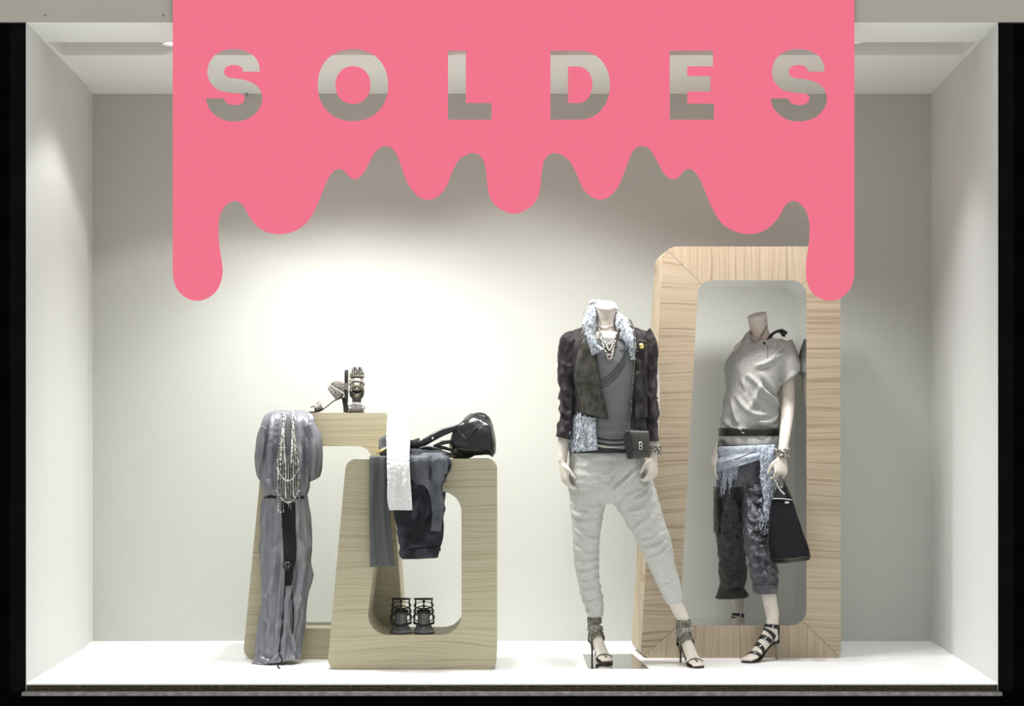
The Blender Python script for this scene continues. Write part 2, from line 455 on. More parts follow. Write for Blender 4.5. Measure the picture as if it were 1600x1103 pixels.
# second S sits 2.6 px further left within its own crop
loops[-1] = [(x-2.8, y) for x, y in loops[-1]]
loops += [ell(551.4, 133, 55, 56.3), ell(551.5, 133, 27.3, 29.4)]
loops += [[(700, 79), (728, 79), (728, 161), (768, 161), (768, 187), (700, 187)]]
loops += [arcD(860, 953, 79, 187, 905), arcD(887.5, 925.5, 104, 161, 903)]
loops += [[(1046.5, 79), (1114, 79), (1114, 103.5), (1074, 103.5), (1074, 119), (1110, 119), (1110, 143), (1074, 143), (1074, 162), (1115.5, 162), (1115.5, 187), (1046.5, 187)]]
cu = bpy.data.curves.new('sticker', 'CURVE'); cu.dimensions = '2D'; cu.fill_mode = 'BOTH'; cu.extrude = .0004
for lp in loops:
    sp = cu.splines.new('POLY'); sp.points.add(len(lp)-1); sp.use_cyclic_u = True
    for q, (x, y) in zip(sp.points, lp):
        w_ = P(x, y, -.0212); q.co = (w_.x, w_.z, 0, 1)
co = bpy.data.objects.new('tmp', cu); COL.objects.link(co)
dg = bpy.context.evaluated_depsgraph_get(); me = bpy.data.meshes.new_from_object(co.evaluated_get(dg))
bpy.data.objects.remove(co)
me.transform(Matrix.Rotation(R(90), 4, 'X')); me.transform(Matrix.Translation((0, -.0212, 0)))
st = link('window_sticker', me, M['pink'], None, False)
tag(st, 'pink dripping paint vinyl sticker with cut out letters SOLDES on the shop window', 'sticker')

# ------------------------------------------------------------------ wooden display frames
def rounded(cs, rad, k=6):
    """corner points (world) of a quad -> loop with rounded corners, (k+1) points per corner"""
    out = []; n = len(cs)
    for i in range(n):
        r = rad[i] if isinstance(rad, (list, tuple)) else rad
        p = cs[i]; a = (cs[i-1]-p).normalized(); b = (cs[(i+1) % n]-p).normalized()
        ang = a.angle(b); tl = r/math.tan(ang/2)
        p0 = p+a*tl; p1 = p+b*tl; c = p + (a+b).normalized()*(r/math.sin(ang/2))
        for j in range(k+1):
            t = j/k; v = (p0-c)*(1-t)+(p1-c)*t; v.normalize(); out.append(c+v*r)
    return out
def display_frame(loc, label, of, nf, ob, nb, ro, ri, mh, mv, lining, mitred):
    t = thing('display_frame', loc, label, 'display frame', 'wooden display frames')
    k = 6; m = (k+1)*4
    OF, NF, OB, NB = rounded(of, ro, k), rounded(nf, ri, k), rounded(ob, ro, k), rounded(nb, ri, k)
    # corner order: BL, TL, TR, BR ; mitre at the middle of each corner
    def face(a, b, i0, i1):
        idx = [i % m for i in range(i0, i1+1)]
        V = [a[i] for i in idx] + [b[i] for i in idx]; n = len(idx)
        return V, [[i, i+1, n+i+1, n+i] for i in range(n-1)]
    def slab(a, b, i0, i1, dep):
        V, F = face(a, b, i0, i1); n = len(V); h = n//2
        V2 = [v+Vector((0, dep, 0)) for v in V]
        F2 = [[q+n for q in f][::-1] for f in F]
        rim = list(range(h)) + list(range(n-1, h-1, -1))
        F3 = [[rim[i], rim[(i+1) % n], rim[(i+1) % n]+n, rim[i]+n] for i in range(n)]
        return V+V2, F+F2+F3
    mid = [c*(k+1)+k//2 for c in range(4)]
    if mitred:
        for (c, nm, mm) in ((0, 'stile', mh), (1, 'rail', mv), (2, 'stile', mh), (3, 'rail', mv)):
            V, F = slab(OF, NF, mid[c], mid[(c+1) % 4] + (m if c == 3 else 0), .006)
            # tiny shrink so that the mitre reads as a joint
            cen = sum(V, Vector())/len(V)
            V = [cen + (v-cen)*.9985 for v in V]
            from_data(nm, V, F, mm, t, False)
    else:
        V, F = slab(OF, NF, 0, m, .006); from_data('front_panel', V, F, mh, t, False)
    dy = Vector((0, .0062, 0))
    V, F = face([v+dy for v in OF], OB, 0, m); from_data('outer_edge', V, F, mv if mitred else mh, t)
    V, F = face([v+dy*.1 for v in NF], NB, 0, m); o = from_data('inner_lining', V, F, lining, t)
    V, F = face(OB, NB, 0, m); from_data('back_panel', V, F, mh, t, False)
    return t
def quad(pts, Y): return [P(x, y, Y) for x, y in pts]
def deeper(q, d): return [v+Vector((0, d, 0)) for v in q]
f1o = quad([(379, 1031), (416, 645), (606, 645), (633, 1031)], .67); f1i = quad([(430, 982), (457, 697), (581, 697), (577, 982)], .67)
display_frame((-.8, .8, 0), 'pale wooden display frame behind, at the left, with a dress hung on it', f1o, f1i, deeper(f1o, .24), deeper(f1i, .24), [.05, .02, .012, .03], .06, M['wood_h'], M['wood_h'], M['wood_h'], False)
f2o = quad([(511, 1047), (541, 717), (776, 717), (776, 1047)], .37); f2i = quad([(571, 992), (598, 768), (721, 768), (721, 992)], .37)
display_frame((-.42, .5, 0), 'lower pale wooden display frame in front with a black bag on top', f2o, f2i, deeper(f2o, .28), deeper(f2i, .28), [.045, .045, .045, .045], .085, M['wood_h'], M['wood_h'], M['wood_h'], False)
f3o = quad([(1001, 1029), (1037, 385), (1313, 385), (1314, 1028)], .714); f3i = quad([(1062, 977), (1091, 438), (1260, 438), (1260, 977)], .714)
f3ob = deeper(f3o, .28); f3ob[0] += Vector((-.022, 0, 0)); f3ob[1] += Vector((-.012, 0, 0))
display_frame((1.02, .85, 0), 'tall tan wooden display frame with mirrored lining at the right', f3o, f3i, f3ob, deeper(f3i, .28), [.045, .06, .03, .03], .065, M['wood3_h'], M['wood3_v'], M['mirror'], True)

# ------------------------------------------------------------------ feet, sandals, hands
FS = [(0, .255, .031, .037, 0), (0, .22, .030, .036, 0), (.006, .175, .031, .043, 15), (.03, .135, .031, .044, 40), (.065, .100, .033, .034, 55),
      (.10, .066, .037, .025, 60), (.135, .038, .041, .018, 70), (.165, .024, .042, .013, 86), (.192, .020, .036, .010, 90), (.208, .018, .022, .007, 90)]
def fsec(t):
    i = max(0, min(len(FS)-2, int(t))); u = t-i
    a, b, c, d = FS[max(i-1, 0)], FS[i], FS[i+1], FS[min(i+2, len(FS)-1)]
    return tuple(cr(a[m], b[m], c[m], d[m], u) for m in range(5))
def fring(t, off=0, n=20, a0=0, a1=2*math.pi, closed=True):
    x, z, hw, hh, p = fsec(t); p = R(p); nn = Vector((math.cos(p), 0, math.sin(p)))
    out = []
    for i in range(n):
        th = a0+(a1-a0)*i/(n if closed else n-1)
        out.append(Vector((x, 0, z)) + Vector((0, 1, 0))*(hw+off)*math.cos(th) + nn*(hh+off)*math.sin(th))
    return out
def foot_parts():
    mb = MB()
    mb.add(*loft([fring(t*.5) for t in range(0, 19)]))
    mb.add(*ellipsoid((-.018, 0, .128), (.024, .025, .034), 14, 10))
    for k, (y, x, r) in enumerate([(-.030, .205, .011), (-.012, .210, .008), (.004, .207, .0075), (.018, .200, .007), (.031, .190, .0065)]):
        mb.add(*ellipsoid((x, y, .017), (.016, r, .008), 8, 6))
    return mb
def band(t0, t1, off=.0035, n=24, steps=3):
    rg = [fring(t0+(t1-t0)*i/steps, off+.003*math.sin(math.pi*i/steps), n) for i in range(steps+1)]
    rin = [fring(t0+(t1-t0)*i/steps, off-.0015, n) for i in range(steps, -1, -1)]
    return loft(rg+rin+[rg[0]], True, False, False)
def sole_mesh():
    pts = [(-.040, .098, .016), (-.02, .097, .026), (.03, .084, .025), (.07, .056, .026), (.11, .024, .035), (.14, .0105, .042), (.178, .007, .043), (.212, .007, .024), (.220, .008, .006)]
    L = smooth_list(pts, 3); rg = []
    for x, z, w_ in L:
        rg.append([Vector((x, -w_, z)), Vector((x, w_, z)), Vector((x, w_, z-.007)), Vector((x, -w_, z-.007))])
    return loft(rg)
def heel_mesh(): return tube([(-.024, 0, .096), (-.030, 0, .075), (-.033, 0, .04), (-.034, 0, .0)], [.020, .012, .006, .006], 10, 3)
def place(heel, toe):
    """matrix bringing local heel (-.034,0,0) and toe (.215,0,0) onto the two ground points"""
    h, t = Vector(heel), Vector(toe); d = t-h; s = Vector((d.x, d.y, 0)).length/.249; a = math.atan2(d.y, d.x)
    return Matrix.Translation(h) @ Matrix.Rotation(a, 4, 'Z') @ Matrix.Scale(s, 4) @ Matrix.Translation((.034, 0, 0))
def xf(mb, m): 
    o = MB(); o.V = [m @ v for v in mb.V]; o.F = [list(f) for f in mb.F]; return o
def studs(t0, t1, nt, na, r, a0=.15, a1=math.pi-.15, off=.006):
    mb = MB()
    for i in range(nt):
        for v in fring(t0+(t1-t0)*(i+.5)/nt, off, na, a0, a1, False): mb.add(*bead(v, r))
    return mb
def crossband(t0, a0, t1, a1, w_=.4, n=14, off=.004):
    """strap running obliquely over the instep between (t0,a0) and (t1,a1)"""
    ra, rb, rc, rd = [], [], [], []
    for i in range(n):
        u = i/(n-1); t = t0+(t1-t0)*u; th = a0+(a1-a0)*u
        def pt(tt, o):
            x, z, hw, hh, p = fsec(tt); p = R(p)
            return Vector((x, 0, z)) + Vector((0, 1, 0))*(hw+o)*math.cos(th) + Vector((math.cos(p), 0, math.sin(p)))*(hh+o)*math.sin(th)
        ra.append(pt(t-w_/2, off)); rb.append(pt(t+w_/2, off)); rc.append(pt(t+w_/2, off-.003)); rd.append(pt(t-w_/2, off-.003))
    rg = [[ra[i], rb[i], rc[i], rd[i]] for i in range(n)]
    return loft(rg)

SANDAL_CACHE = {}
def sandal_parts(style):
    """list of (name, mesh-builder, material, sub-parts)"""
    out = []
    if style == 'jewelled' or style == 'jewelled_low':
        if style == 'jewelled':
            out.append(('ankle_cuff', MB().add(*band(.55, 1.5, .008)), M['snake'], [('studs', studs(.6, 1.45, 3, 10, .0045, .1, math.pi-.1, .011), M['jewel'])]))
            out.append(('ankle_cuff', MB().add(*band(1.7, 2.55, .009)), M['ornate'], [('studs', studs(1.75, 2.5, 3, 10, .0045, .1, math.pi-.1, .012), M['jewel'])]))
        else:
            out.append(('toe_cuff', MB().add(*band(5.6, 6.9, .008)), M['ornate'], [('studs', studs(5.7, 6.8, 2, 9, .005), M['jewel'])]))
            out.append(('ankle_cuff', MB().add(*band(1.7, 2.7, .008)), M['ornate'], [('studs', studs(1.8, 2.6, 3, 14, .005, -1.2, math.pi+1.2), M['jewel'])]))
            out.append(('wedge', MB().add(*loft([[Vector((x, -.014, z)), Vector((x, .014, z)), Vector((x+d_, .014, z)), Vector((x+d_, -.014, z))] for x, d_, z in ((-.045, .03, .002), (-.04, .03, .05), (-.036, .034, .095))])), M['strap'], []))
        out.append(('instep_cuff', MB().add(*band(2.8, 3.75, .008)), M['snake'] if style == 'jewelled' else M['ornate'], [('studs', studs(2.85, 3.7, 2, 9, .004, .1, math.pi-.1, .011), M['jewel'])]))
        out.append(('toe_strap', MB().add(*band(6.3, 6.7, .004)), M['bead'], [('beads', studs(6.35, 6.65, 1, 13, .0055), M['pearl'])]))
        out.append(('thong_strap', MB().add(*tube([fring(t, .003, 4)[1] for t in (6.5, 7.2, 7.8)], .004, 6, 3)), M['bead'], []))
        out.append(('heel_counter', MB().add(*loft([[Vector((-.02+.02*abs(s)-.020, .027*s, z)) for s in (-1, -.5, 0, .5, 1)] + [Vector((-.02+.02*abs(s)-.023, .030*s, z)) for s in (1, .5, 0, -.5, -1)] for z in (.095, .12, .15, .18, .215, .262)])), M['strap'], []))
    elif style == 'buckled':
        out.append(('ankle_strap', MB().add(*band(1.55, 2.05)), M['strap'], []))
        for a in ((3.0, -.5, 2.2, 3.6), (3.6, -.4, 4.2, 3.5), (5.2, -.3, 4.6, 3.4), (6.0, -.2, 6.4, 3.3)):
            out.append(('strap', MB().add(*crossband(a[0], a[1], a[2], a[3], .5)), M['strap'], []))
        for t, th in ((1.8, .7), (3.9, .9), (5.0, 1.1), (6.2, 1.2)):
            c = fring(t, .008, 8, th, th+.2, False)
            x, z, hw, hh, p = fsec(t); nn = Vector((math.cos(R(p)), 0, math.sin(R(p)))); tt = Vector((math.sin(R(p)), 0, -math.cos(R(p)))); yy = Vector((0, 1, 0))
            q = [c[0]+yy*a*.009+tt*b*.011 for a, b in ((-1, -1), (1, -1), (1, 1), (-1, 1), (-1, -1))]
            out.append(('buckle', MB().add(*tube(q, .0022, 6)), M['chrome'], []))
        out.append(('heel_counter', MB().add(*loft([[Vector((-.02+.02*abs(s)-.020, .027*s, z)) for s in (-1, -.5, 0, .5, 1)] + [Vector((-.02+.02*abs(s)-.023, .030*s, z)) for s in (1, .5, 0, -.5, -1)] for z in (.095, .12, .15, .19)])), M['strap'], []))
    else:   # cage
        for a, b in ((1.62, 1.80), (2.55, 2.70), (3.45, 3.6), (4.35, 4.5)):
            out.append(('strap', MB().add(*band(a, b, .009)), M['strap'], []))
        for k in range(3):
            t0 = (1.78, 2.68, 3.58)[k]; t1 = (2.57, 3.47, 4.37)[k]
            pts = [fring(t, .009, 4)[1] for t in (t0, (t0+t1)/2, t1)]
            out.append(('link', MB().add(*tube(pts, [.016, .005, .016], 8, 3, flat=.4)), M['strap'], []))
        for s in (1, -1):
            out.append(('side_strap', MB().add(*tube([fring(t, .003, 4)[0 if s > 0 else 2] for t in (1.7, 2.6, 3.5, 4.4, 5.4)], .003, 6, 3)), M['strap'], []))
            out.append(('toe_strap', MB().add(*crossband(5.2, -.1 if s > 0 else math.pi+.1, 7.0, math.pi*.62 if s > 0 else math.pi*.38, .5)), M['strap'], []))
        out.append(('heel_counter', MB().add(*loft([[Vector((-.02+.02*abs(s)-.020, .027*s, z)) for s in (-1, -.5, 0, .5, 1)] + [Vector((-.02+.02*abs(s)-.023, .030*s, z)) for s in (1, .5, 0, -.5, -1)] for z in (.095, .105, .118)])), M['strap'], []))
        out.append(('insole', MB().add(*loft([[Vector((x, -w_*.82, z+.0015)), Vector((x, w_*.82, z+.0015)), Vector((x, w_*.82, z-.002)), Vector((x, -w_*.82, z-.002))] for x, z, w_ in smooth_list([(-.02, .097, .026), (.03, .084, .025), (.07, .056, .026), (.11, .024, .035), (.14, .0105, .042), (.178, .007, .043), (.212, .007, .024)], 3)])), M['insole'], []))
    return out
def sandal(style, mtx, owner=None, label=None, group=None):
    """owner given: a worn sandal (part of the mannequin); otherwise a thing of its own"""
    if owner:
        root = xf(MB().add(*sole_mesh()), mtx).build('sandal', M['sole'], owner, False); par = root
    else:
        root = thing('sandal', mtx @ Vector((-.034, 0, 0)), label, 'sandal', group); par = root
        xf(MB().add(*sole_mesh()), mtx).build('sole', M['sole'], par, False)
    xf(MB().add(*heel_mesh()), mtx).build('heel', {'cage': M['strap'], 'buckled': M['tan']}.get(style, M['sole']), par)
    for nm, mb, mm, subs in sandal_parts(style):
        o = xf(mb, mtx).build(nm, mm, par)
        for sn, sm, smm in subs:
            so = xf(sm, mtx).build(sn, smm, par if owner else o)
            so['kind'] = 'stuff'
    return root

def hand(mb, wrist, d, side_v, curl=.5, k=1.0, spread=.02, thumb_in=.3, flip=1):
    """palm, five separate bent fingers; d points to the fingertips, side_v to the thumb"""
    d = Vector(d).normalized(); s = Vector(side_v); s = (s - d*s.dot(d)).normalized(); nrm = d.cross(s)*flip   # palm faces nrm
    w0 = Vector(wrist); rg = []
    for u, hw, ht in ((-.03, .021, .017), (.0, .023, .015), (.03, .033, .014), (.06, .037, .013), (.08, .036, .011), (.088, .033, .008)):
        c = w0+d*u*k
        rg.append([c + s*hw*k*math.cos(2*math.pi*i/14) + nrm*ht*k*math.sin(2*math.pi*i/14) for i in range(14)])
    mb.add(*loft(rg))
    for j, (off, ln, r) in enumerate(((.0275, .070, .0080), (.0092, .078, .0082), (-.0092, .073, .0078), (-.0275, .058, .0068))):
        p = w0 + d*.070*k + s*off*k; dirv = (d + s*off*spread*20).normalized(); pts = [p.copy()]; rad = [r*k*1.05]
        ang = 0
        for q, fr in enumerate((.16, .40, .27, .22)):
            if q: ang += curl*(.9, .9, .7)[q-1] + .08*j
            v = dirv*math.cos(ang) + nrm*math.sin(ang)
            p = p + v*ln*fr*k*1.15; pts.append(p.copy()); rad.append(r*k*(1.02, .96, .88, .66)[q])
        mb.add(*tube(pts, rad, 8, 3))
    p = w0 + d*.022*k + s*.022*k; v1 = (d*.75+s*.75+nrm*thumb_in).normalized(); v2 = (d*.95+s*.28+nrm*(thumb_in+.15)).normalized()
    mb.add(*tube([p, p+v1*.030*k, p+v1*.030*k+v2*.030*k, p+v1*.030*k+v2*.056*k], [.013*k, .0105*k, .009*k, .006*k], 8, 3))

def limb(mb, pts, rad, n=14, sub=5): mb.add(*tube(pts, rad, n, sub))

# ------------------------------------------------------------------ mannequin one: jacket, grey joggers
def wr(a, s, seed=0): return lambda t, th, p: a*nz(p, s, seed)
m1 = thing('mannequin', P(960, 1035, .5).xyz*Vector((1, 1, 0)) if False else Vector((.45, .55, 0)), 'headless cream mannequin in a charcoal jacket and light grey joggers left of the tall frame', 'mannequin')
YT = .52
body = MB()
body.add(*loft(rings_px([(930, 483.5, 962, 483.5, YT-.042, .001), (930.2, 483.5, 962, 483.5, YT-.0415, .002)], 4, 1)))  # keeps the cap edge crisp
neck = []
for (y, hw, hd, Y, tl) in ((474, 16, .044, YT, .036), (476, 16.2, .0445, YT, .036), (488, 15.6, .043, YT+.002, .02), (502, 15, .043, YT+.004, 0), (516, 18, .05, YT+.006, 0), (528, 34, .06, YT+.008, 0)):
    c = P(946.5, y, Y); hwm = hw*(Y-CAM_Y)/FPX
    neck.append([c + Vector((hwm*math.cos(a), -hd*math.sin(a), -tl*.5*math.sin(a))) for a in [2*math.pi*i/28 for i in range(28)]])
body.add(*loft(neck))
body.add(*loft(rings_px([(915, 520, 980, 520, YT, .06), (893, 535, 1008, 535, YT, .075), (905, 580, 1000, 580, YT, .098), (912, 625, 990, 625, YT, .085), (910, 655, 988, 655, YT, .08), (900, 700, 998, 700, YT, .095), (897, 735, 1003, 735, YT, .1), (905, 765, 998, 765, YT, .09), (930, 780, 980, 780, YT, .05)], 28, 4)))
limb(body, [P(893, 545, YT), P(885, 610, YT+.01), P(881, 680, YT-.02), P(879, 722, YT-.05)], [.045, .038, .026, .020])
hand(body, P(878.5, 722, YT-.05), (P(884, 765, YT-.07)-P(878, 722, YT-.05)), Vector((.35, -1, 0)), .45, .93, flip=-1)
limb(body, [P(1010, 545, YT), P(1018, 610, YT+.02), P(1020, 680, YT-.05), P(1020, 716, YT-.09)], [.045, .037, .025, .020])
hand(body, P(1020.5, 714, YT-.09), (P(1019, 760, YT-.12)-P(1020.5, 714, YT-.09)), Vector((-.7, -.7, 0)), .75, .88)
FL1 = place(Vector((.352, .655, .009)), Vector((.412, .475, .009))); FR1 = place(Vector((.733, .585, 0)), Vector((.795, .40, 0)))
ank = Vector((0, 0, .245)); ft = foot_parts()
limb(body, [P(922, 770, YT), P(917, 860, YT+.03), P(921, 915, YT+.075), FL1 @ ank], [.065, .046, .030, .028])
limb(body, [P(980, 758, YT), P(1009, 822, YT), P(1025, 855, YT), P(1035, 882, YT+.02), P(1055, 940, .56), FR1 @ ank], [.06, .05, .046, .042, .031, .028])
for m_ in (FL1, FR1): q = xf(ft, m_); body.add(q.V, q.F)
bo = fuse(body.build('body', M['skin'], m1), .0045, 3)
def neck_cap(c, hw, hd, tl, parent):
    rg = [[c + Vector((hw*k*math.cos(a), -hd*k*math.sin(a), -tl*.5*k*math.sin(a)+dz)) for a in [2*math.pi*i/32 for i in range(32)]] for k, dz in ((.97, -.006), (1.02, -.004), (1.02, .002), (.97, .004), (.5, .0045))]
    return from_data('neck_cap', *loft(rg), M['cap'], parent)
neck_cap(P(946.5, 477, YT), .0446, .0455, .038, m1)
# joggers
jog = MB()
jog.add(*loft(rings_px([(890, 704, 1006, 704, YT, .105), (888, 730, 1010, 728, YT, .115), (888, 755, 1018, 750, YT, .118), (891, 778, 1022, 768, YT, .10), (915, 790, 1008, 780, YT, .05)], 40, 4)))
def ruck(a, f, t0, sl=6, mid=None, wid=.2):
    def g(t, th, p):
        e = max(0, min(1, (t-t0)*3)) if mid is None else .15+.85*math.exp(-((t-mid)/wid)**2)
        ph = p.z*f + sl*.5*math.cos(th+1) + 4.5*nz(p, (9, 9, 12), 3); e *= .75+1.1*nz(p, (10, 10, 12), 13)
        return e*a*(math.sin(ph)*.6 + .5*nz(p, (30, 30, 70), 5)) + .003*nz(p, (25, 25, 18), 8)
    return g
jog.add(*loft(rings_px([(889, 745, 962, 752, YT, .09), (890, 785, 948, 782, YT, .088), (893, 820, 940, 818, YT+.01, .078), (895, 850, 937, 848, YT+.02, .068), (897, 880, 936, 878, YT+.045, .06), (902, 905, 937, 903, YT+.07, .055), (908, 930, 941, 927, .61, .05), (912, 944, 943, 940, .622, .047), (916, 958, 943, 964, .628, .043)], 40, 8, ruck(.004, 150, .42, 8))))
jog.add(*loft(rings_px([(948, 768, 1018, 742, YT, .088), (958, 787, 1024, 766, YT-.01, .086), (971, 805, 1030, 785, YT-.015, .08), (988, 832, 1038, 813, YT-.01, .072), (1002, 862, 1049, 846, YT, .064), (1015, 888, 1053, 874, YT+.02, .055), (1028, 917, 1061, 905, .555, .048), (1042, 945, 1067, 937, .565, .042)], 40, 8, ruck(.004, 130, .30, 7, .56, .2))))
jo = fuse(jog.build('joggers', M['sweat'], m1), .005, 2)
def hipfold(p, nn):
    return .005*nz(p, (22, 22, 50), 2)+0*max(0, 1-abs(math.sin((p.z+.55*abs(p.x-.43))*42+2*nz(p, (8, 8, 8), 4)))*2.2)*min(1, max(0, (.82-p.z)*6)) if p.z > .58 else .0012*nz(p, (40, 40, 60), 3)
crease(jo, hipfold)
fold_lines(jo, [[(957, 768), (973, 757), (992, 740)], [(964, 773), (987, 773), (1007, 763), (1018, 752)], [(990, 782), (1007, 776), (1020, 764)], [(993, 765), (1006, 757)],
    [(941, 747), (954, 742), (959, 733)], [(980, 800), (1003, 796), (1024, 782)], [(989, 828), (1007, 815), (1026, 806)], [(894, 824), (915, 840), (937, 844)], [(898, 856), (919, 866), (938, 862)],
    [(899, 883), (919, 879), (937, 875)], [(902, 896), (922, 893), (938, 886)], [(904, 911), (925, 908), (939, 900)], [(908, 924), (926, 922), (940, 915)], [(909, 941), (925, 941), (943, 932)],
    [(1002, 857), (1023, 855), (1046, 846)], [(1000, 846), (1020, 842), (1042, 832)], [(1008, 873), (1028, 868), (1049, 856)], [(892, 800), (905, 806), (925, 800)], ([(960, 760), (978, 748), (990, 735)], -1)], .014, .009)
jt = tree_of(jo)
def seam(name, pts, r, mm, parent, trees, off=.002, flat=1.0, sub=3, Y=None):
    q = [on(trees, x, y, off, Y) for x, y in pts]
    return from_data(name, *tube([v for v in q if v is not None], r, 6, sub, flat), mm, parent)
seam('seam', [(955, 720), (957, 735), (958, 748), (951, 760)], .0016, M['sweat'], jo, [jt])
seam('seam', [(957, 768), (975, 752), (990, 736), (1000, 722)], .0018, M['sweat'], jo, [jt])
seam('seam', [(897, 712), (895, 740), (893, 770)], .0016, M['sweat'], jo, [jt])
seam('cuff_seam', [(1030, 918), (1042, 912), (1061, 906)], .0025, M['sweat'], jo, [jt])
seam('cuff_seam', [(909, 938), (925, 940), (942, 932)], .003, M['sweat'], jo, [jt])
# shirt under the jacket
def shirt_fold(t, th, p): 
    return .006*nz(p, (12, 12, 26), 4) + (.004*math.sin(p.z*150 + 8*p.x) if t > .72 else 0)
tee = garment('t_shirt', [(924, 522, 972, 522, YT-.0, .055), (900, 538, 1004, 538, YT, .085), (898, 560, 1006, 560, YT, .108), (899, 585, 1003, 585, YT, .118), (903, 615, 998, 615, YT, .108), (903, 645, 994, 645, YT, .1), (898, 672, 998, 672, YT, .106), (894, 690, 1003, 690, YT, .114), (892, 700, 1006, 702, YT, .118)], M['tee'], m1, 44, 6, shirt_fold, caps=(False, False))
fold_lines(tee, [[(920, 668), (945, 676), (978, 672)], [(930, 655), (955, 664), (982, 658)], [(962, 535), (972, 542), (982, 552)], [(955, 540), (966, 550), (976, 560)], [(945, 548), (955, 560), (970, 568)]], .010, .008)
tt = tree_of(tee)
for k in range(4):
    seam('stripe', [(978, 548+6*k), (970, 562+6*k), (961, 577+5*k), (949, 588+4.6*k), (941, 593+4.2*k)], .0015, M['lining'], tee, [tt], .001)
seam('fold_stripe', [(919, 680), (940, 686), (960, 688), (978, 687)], .003, M['lining'], tee, [tt], .001)
seam('fold_stripe', [(920, 687), (940, 693), (960, 695), (978, 694)], .003, M['lining'], tee, [tt], .001)
seam('hem', [(918, 690), (938, 697), (958, 699), (980, 698)], .0055, M['tee_hem'], tee, [tt], .001)
# frayed pale shirt showing below the jacket on one side
def frill(t, th, p): return .007*nz(p, (60, 60, 60), 6) + .004*math.sin(th*26)*t
sh = garment('under_shirt', [(897, 636, 990, 636, YT, .108), (893, 660, 992, 660, YT, .114), (891, 685, 998, 680, YT, .124), (889, 700, 1004, 690, YT, .130), (890, 707, 1004, 695, YT, .130)], M['lace'], m1, 34, 6, frill, arc=(R(104), R(200)), thick=.002)
frn = MB()
stt = tree_of(sh)
for i in range(46):
    x = random.uniform(892, 917); y = random.uniform(642, 695); a = random.uniform(-1, 1)
    pts = [on([stt], x+a*q*2.2+random.uniform(-1.2, 1.2), y+q*4, .004+.003*random.random(), YT-.1) for q in range(4)]
    frn.add(*tube(pts, .0011, 4, 2))
frn.build('fringe', M['lace'], sh)['kind'] = 'stuff'
# belt
bt = garment('belt', [(889, 700, 1008, 700.5, YT, .1215), (889, 707.5, 1008, 708, YT, .1225)], M['strap'], m1, 60, 2, thick=.003)
btt = tree_of(bt)
from_data('buckle', *tube([on([btt], x, y, .004) for x, y in ((961, 700), (966, 700), (966.5, 709), (961, 709))], .0018, 6), M['chrome'], bt)
from_data('belt_loop', *tube([on([btt], 947, 700, .003), on([btt], 947, 709, .003)], .002, 6), M['chrome'], bt)
# jacket, open at the front
def jacket_rings():
    rows = [(507, 922, 976, 926, 972, .062), (514, 903, 998, 922, 979, .072), (523, 886, 1019, 924, 986, .085), (545, 883, 1021, 928, 991, .108), (580, 889, 1016, 933, 992, .130), (610, 894, 1013, 939, 991, .128), (635, 894, 1016, 945, 988, .126), (645, 893, 1018, 948, 986, .128)]
    L = smooth_list([tuple(map(float, r)) for r in rows], 6); out = []
    for k, (y, l, r, a, b, d) in enumerate(L):
        c = (l+r)/2; hw = (r-l)/2; u = k/(len(L)-1)
        ta = math.acos(max(-1, min(1, (a-c)/hw))); tb = math.acos(max(-1, min(1, (b-c)/hw)))
        ring = []
        for i in range(46):
            th = ta + (2*math.pi - ta + tb)*i/45
            fr = max(0, math.sin(th))
            yy = y + u**3*(9*max(0, math.cos((th-ta)*1.2)) if th < math.pi else 28*max(0, math.cos(th))**.6 + 4)
            p = P(c+hw*math.cos(th), yy, YT) + Vector((0, -d*math.sin(th), 0))
            o = (p-P(c, yy, YT)).normalized()
            ring.append(p + o*(.006*nz(p, (26, 26, 18), 9) + .004*nz(p, (70, 70, 50), 2)))
        out.append(ring)
    return out
V, F = loft(jacket_rings(), False); jk = from_data('jacket', V, F, M['jacket'], m1)
fold_lines(jk, [[(902, 560), (900, 600), (906, 640)], [(998, 560), (1003, 590), (998, 620)], [(1006, 580), (1010, 610), (1004, 640)], [(896, 590), (908, 600)]], .012, .010); solid(jk, .004); bake(jk)
def slv(t, th, p): return .006*(.4-abs(nz(p, (16, 16, 12), 51))*3) + .006*nz(p, (30, 30, 22), 11) + .004*math.sin(p.z*90+4*math.cos(th))*max(0, t-.3) + .003*nz(p, (80, 80, 60), 2)
o = garment('sleeve', [(890, 517, 908, 530, YT, .05), (878, 527, 905, 548, YT, .062), (873, 552, 900, 566, YT, .062), (872, 590, 898, 592, YT+.005, .058), (874, 625, 899, 626, YT, .052), (872, 655, 894, 658, YT-.02, .046), (869, 682, 891, 687, YT-.035, .044)], M['jacket'], jk, 56, 10, slv, caps=(True, False))
fold_lines(o, [[(874, 562), (885, 573), (897, 570)], [(873, 598), (884, 611), (898, 606)], [(872, 636), (884, 648), (897, 642)], [(876, 580), (888, 588)], [(878, 660), (890, 664)], ([(880, 540), (876, 575)], -1)], .014, .010); solid(o, .003)
o = garment('sleeve', [(998, 530, 1014, 514, YT, .05), (1000, 548, 1023, 527, YT, .062), (1003, 566, 1027, 552, YT, .062), (1004, 592, 1026, 590, YT+.01, .058), (1006, 626, 1028, 625, YT, .05), (1010, 658, 1028, 655, YT-.035, .044), (1012, 689, 1028, 689, YT-.06, .042)], M['jacket'], jk, 56, 10, slv, caps=(True, False))
fold_lines(o, [[(1006, 562), (1015, 575), (1026, 570)], [(1006, 606), (1016, 620), (1026, 612)], [(1009, 645), (1018, 655), (1027, 648)], [(1012, 585), (1022, 592)]], .014, .010); solid(o, .003)
jtree = tree_of(jk)
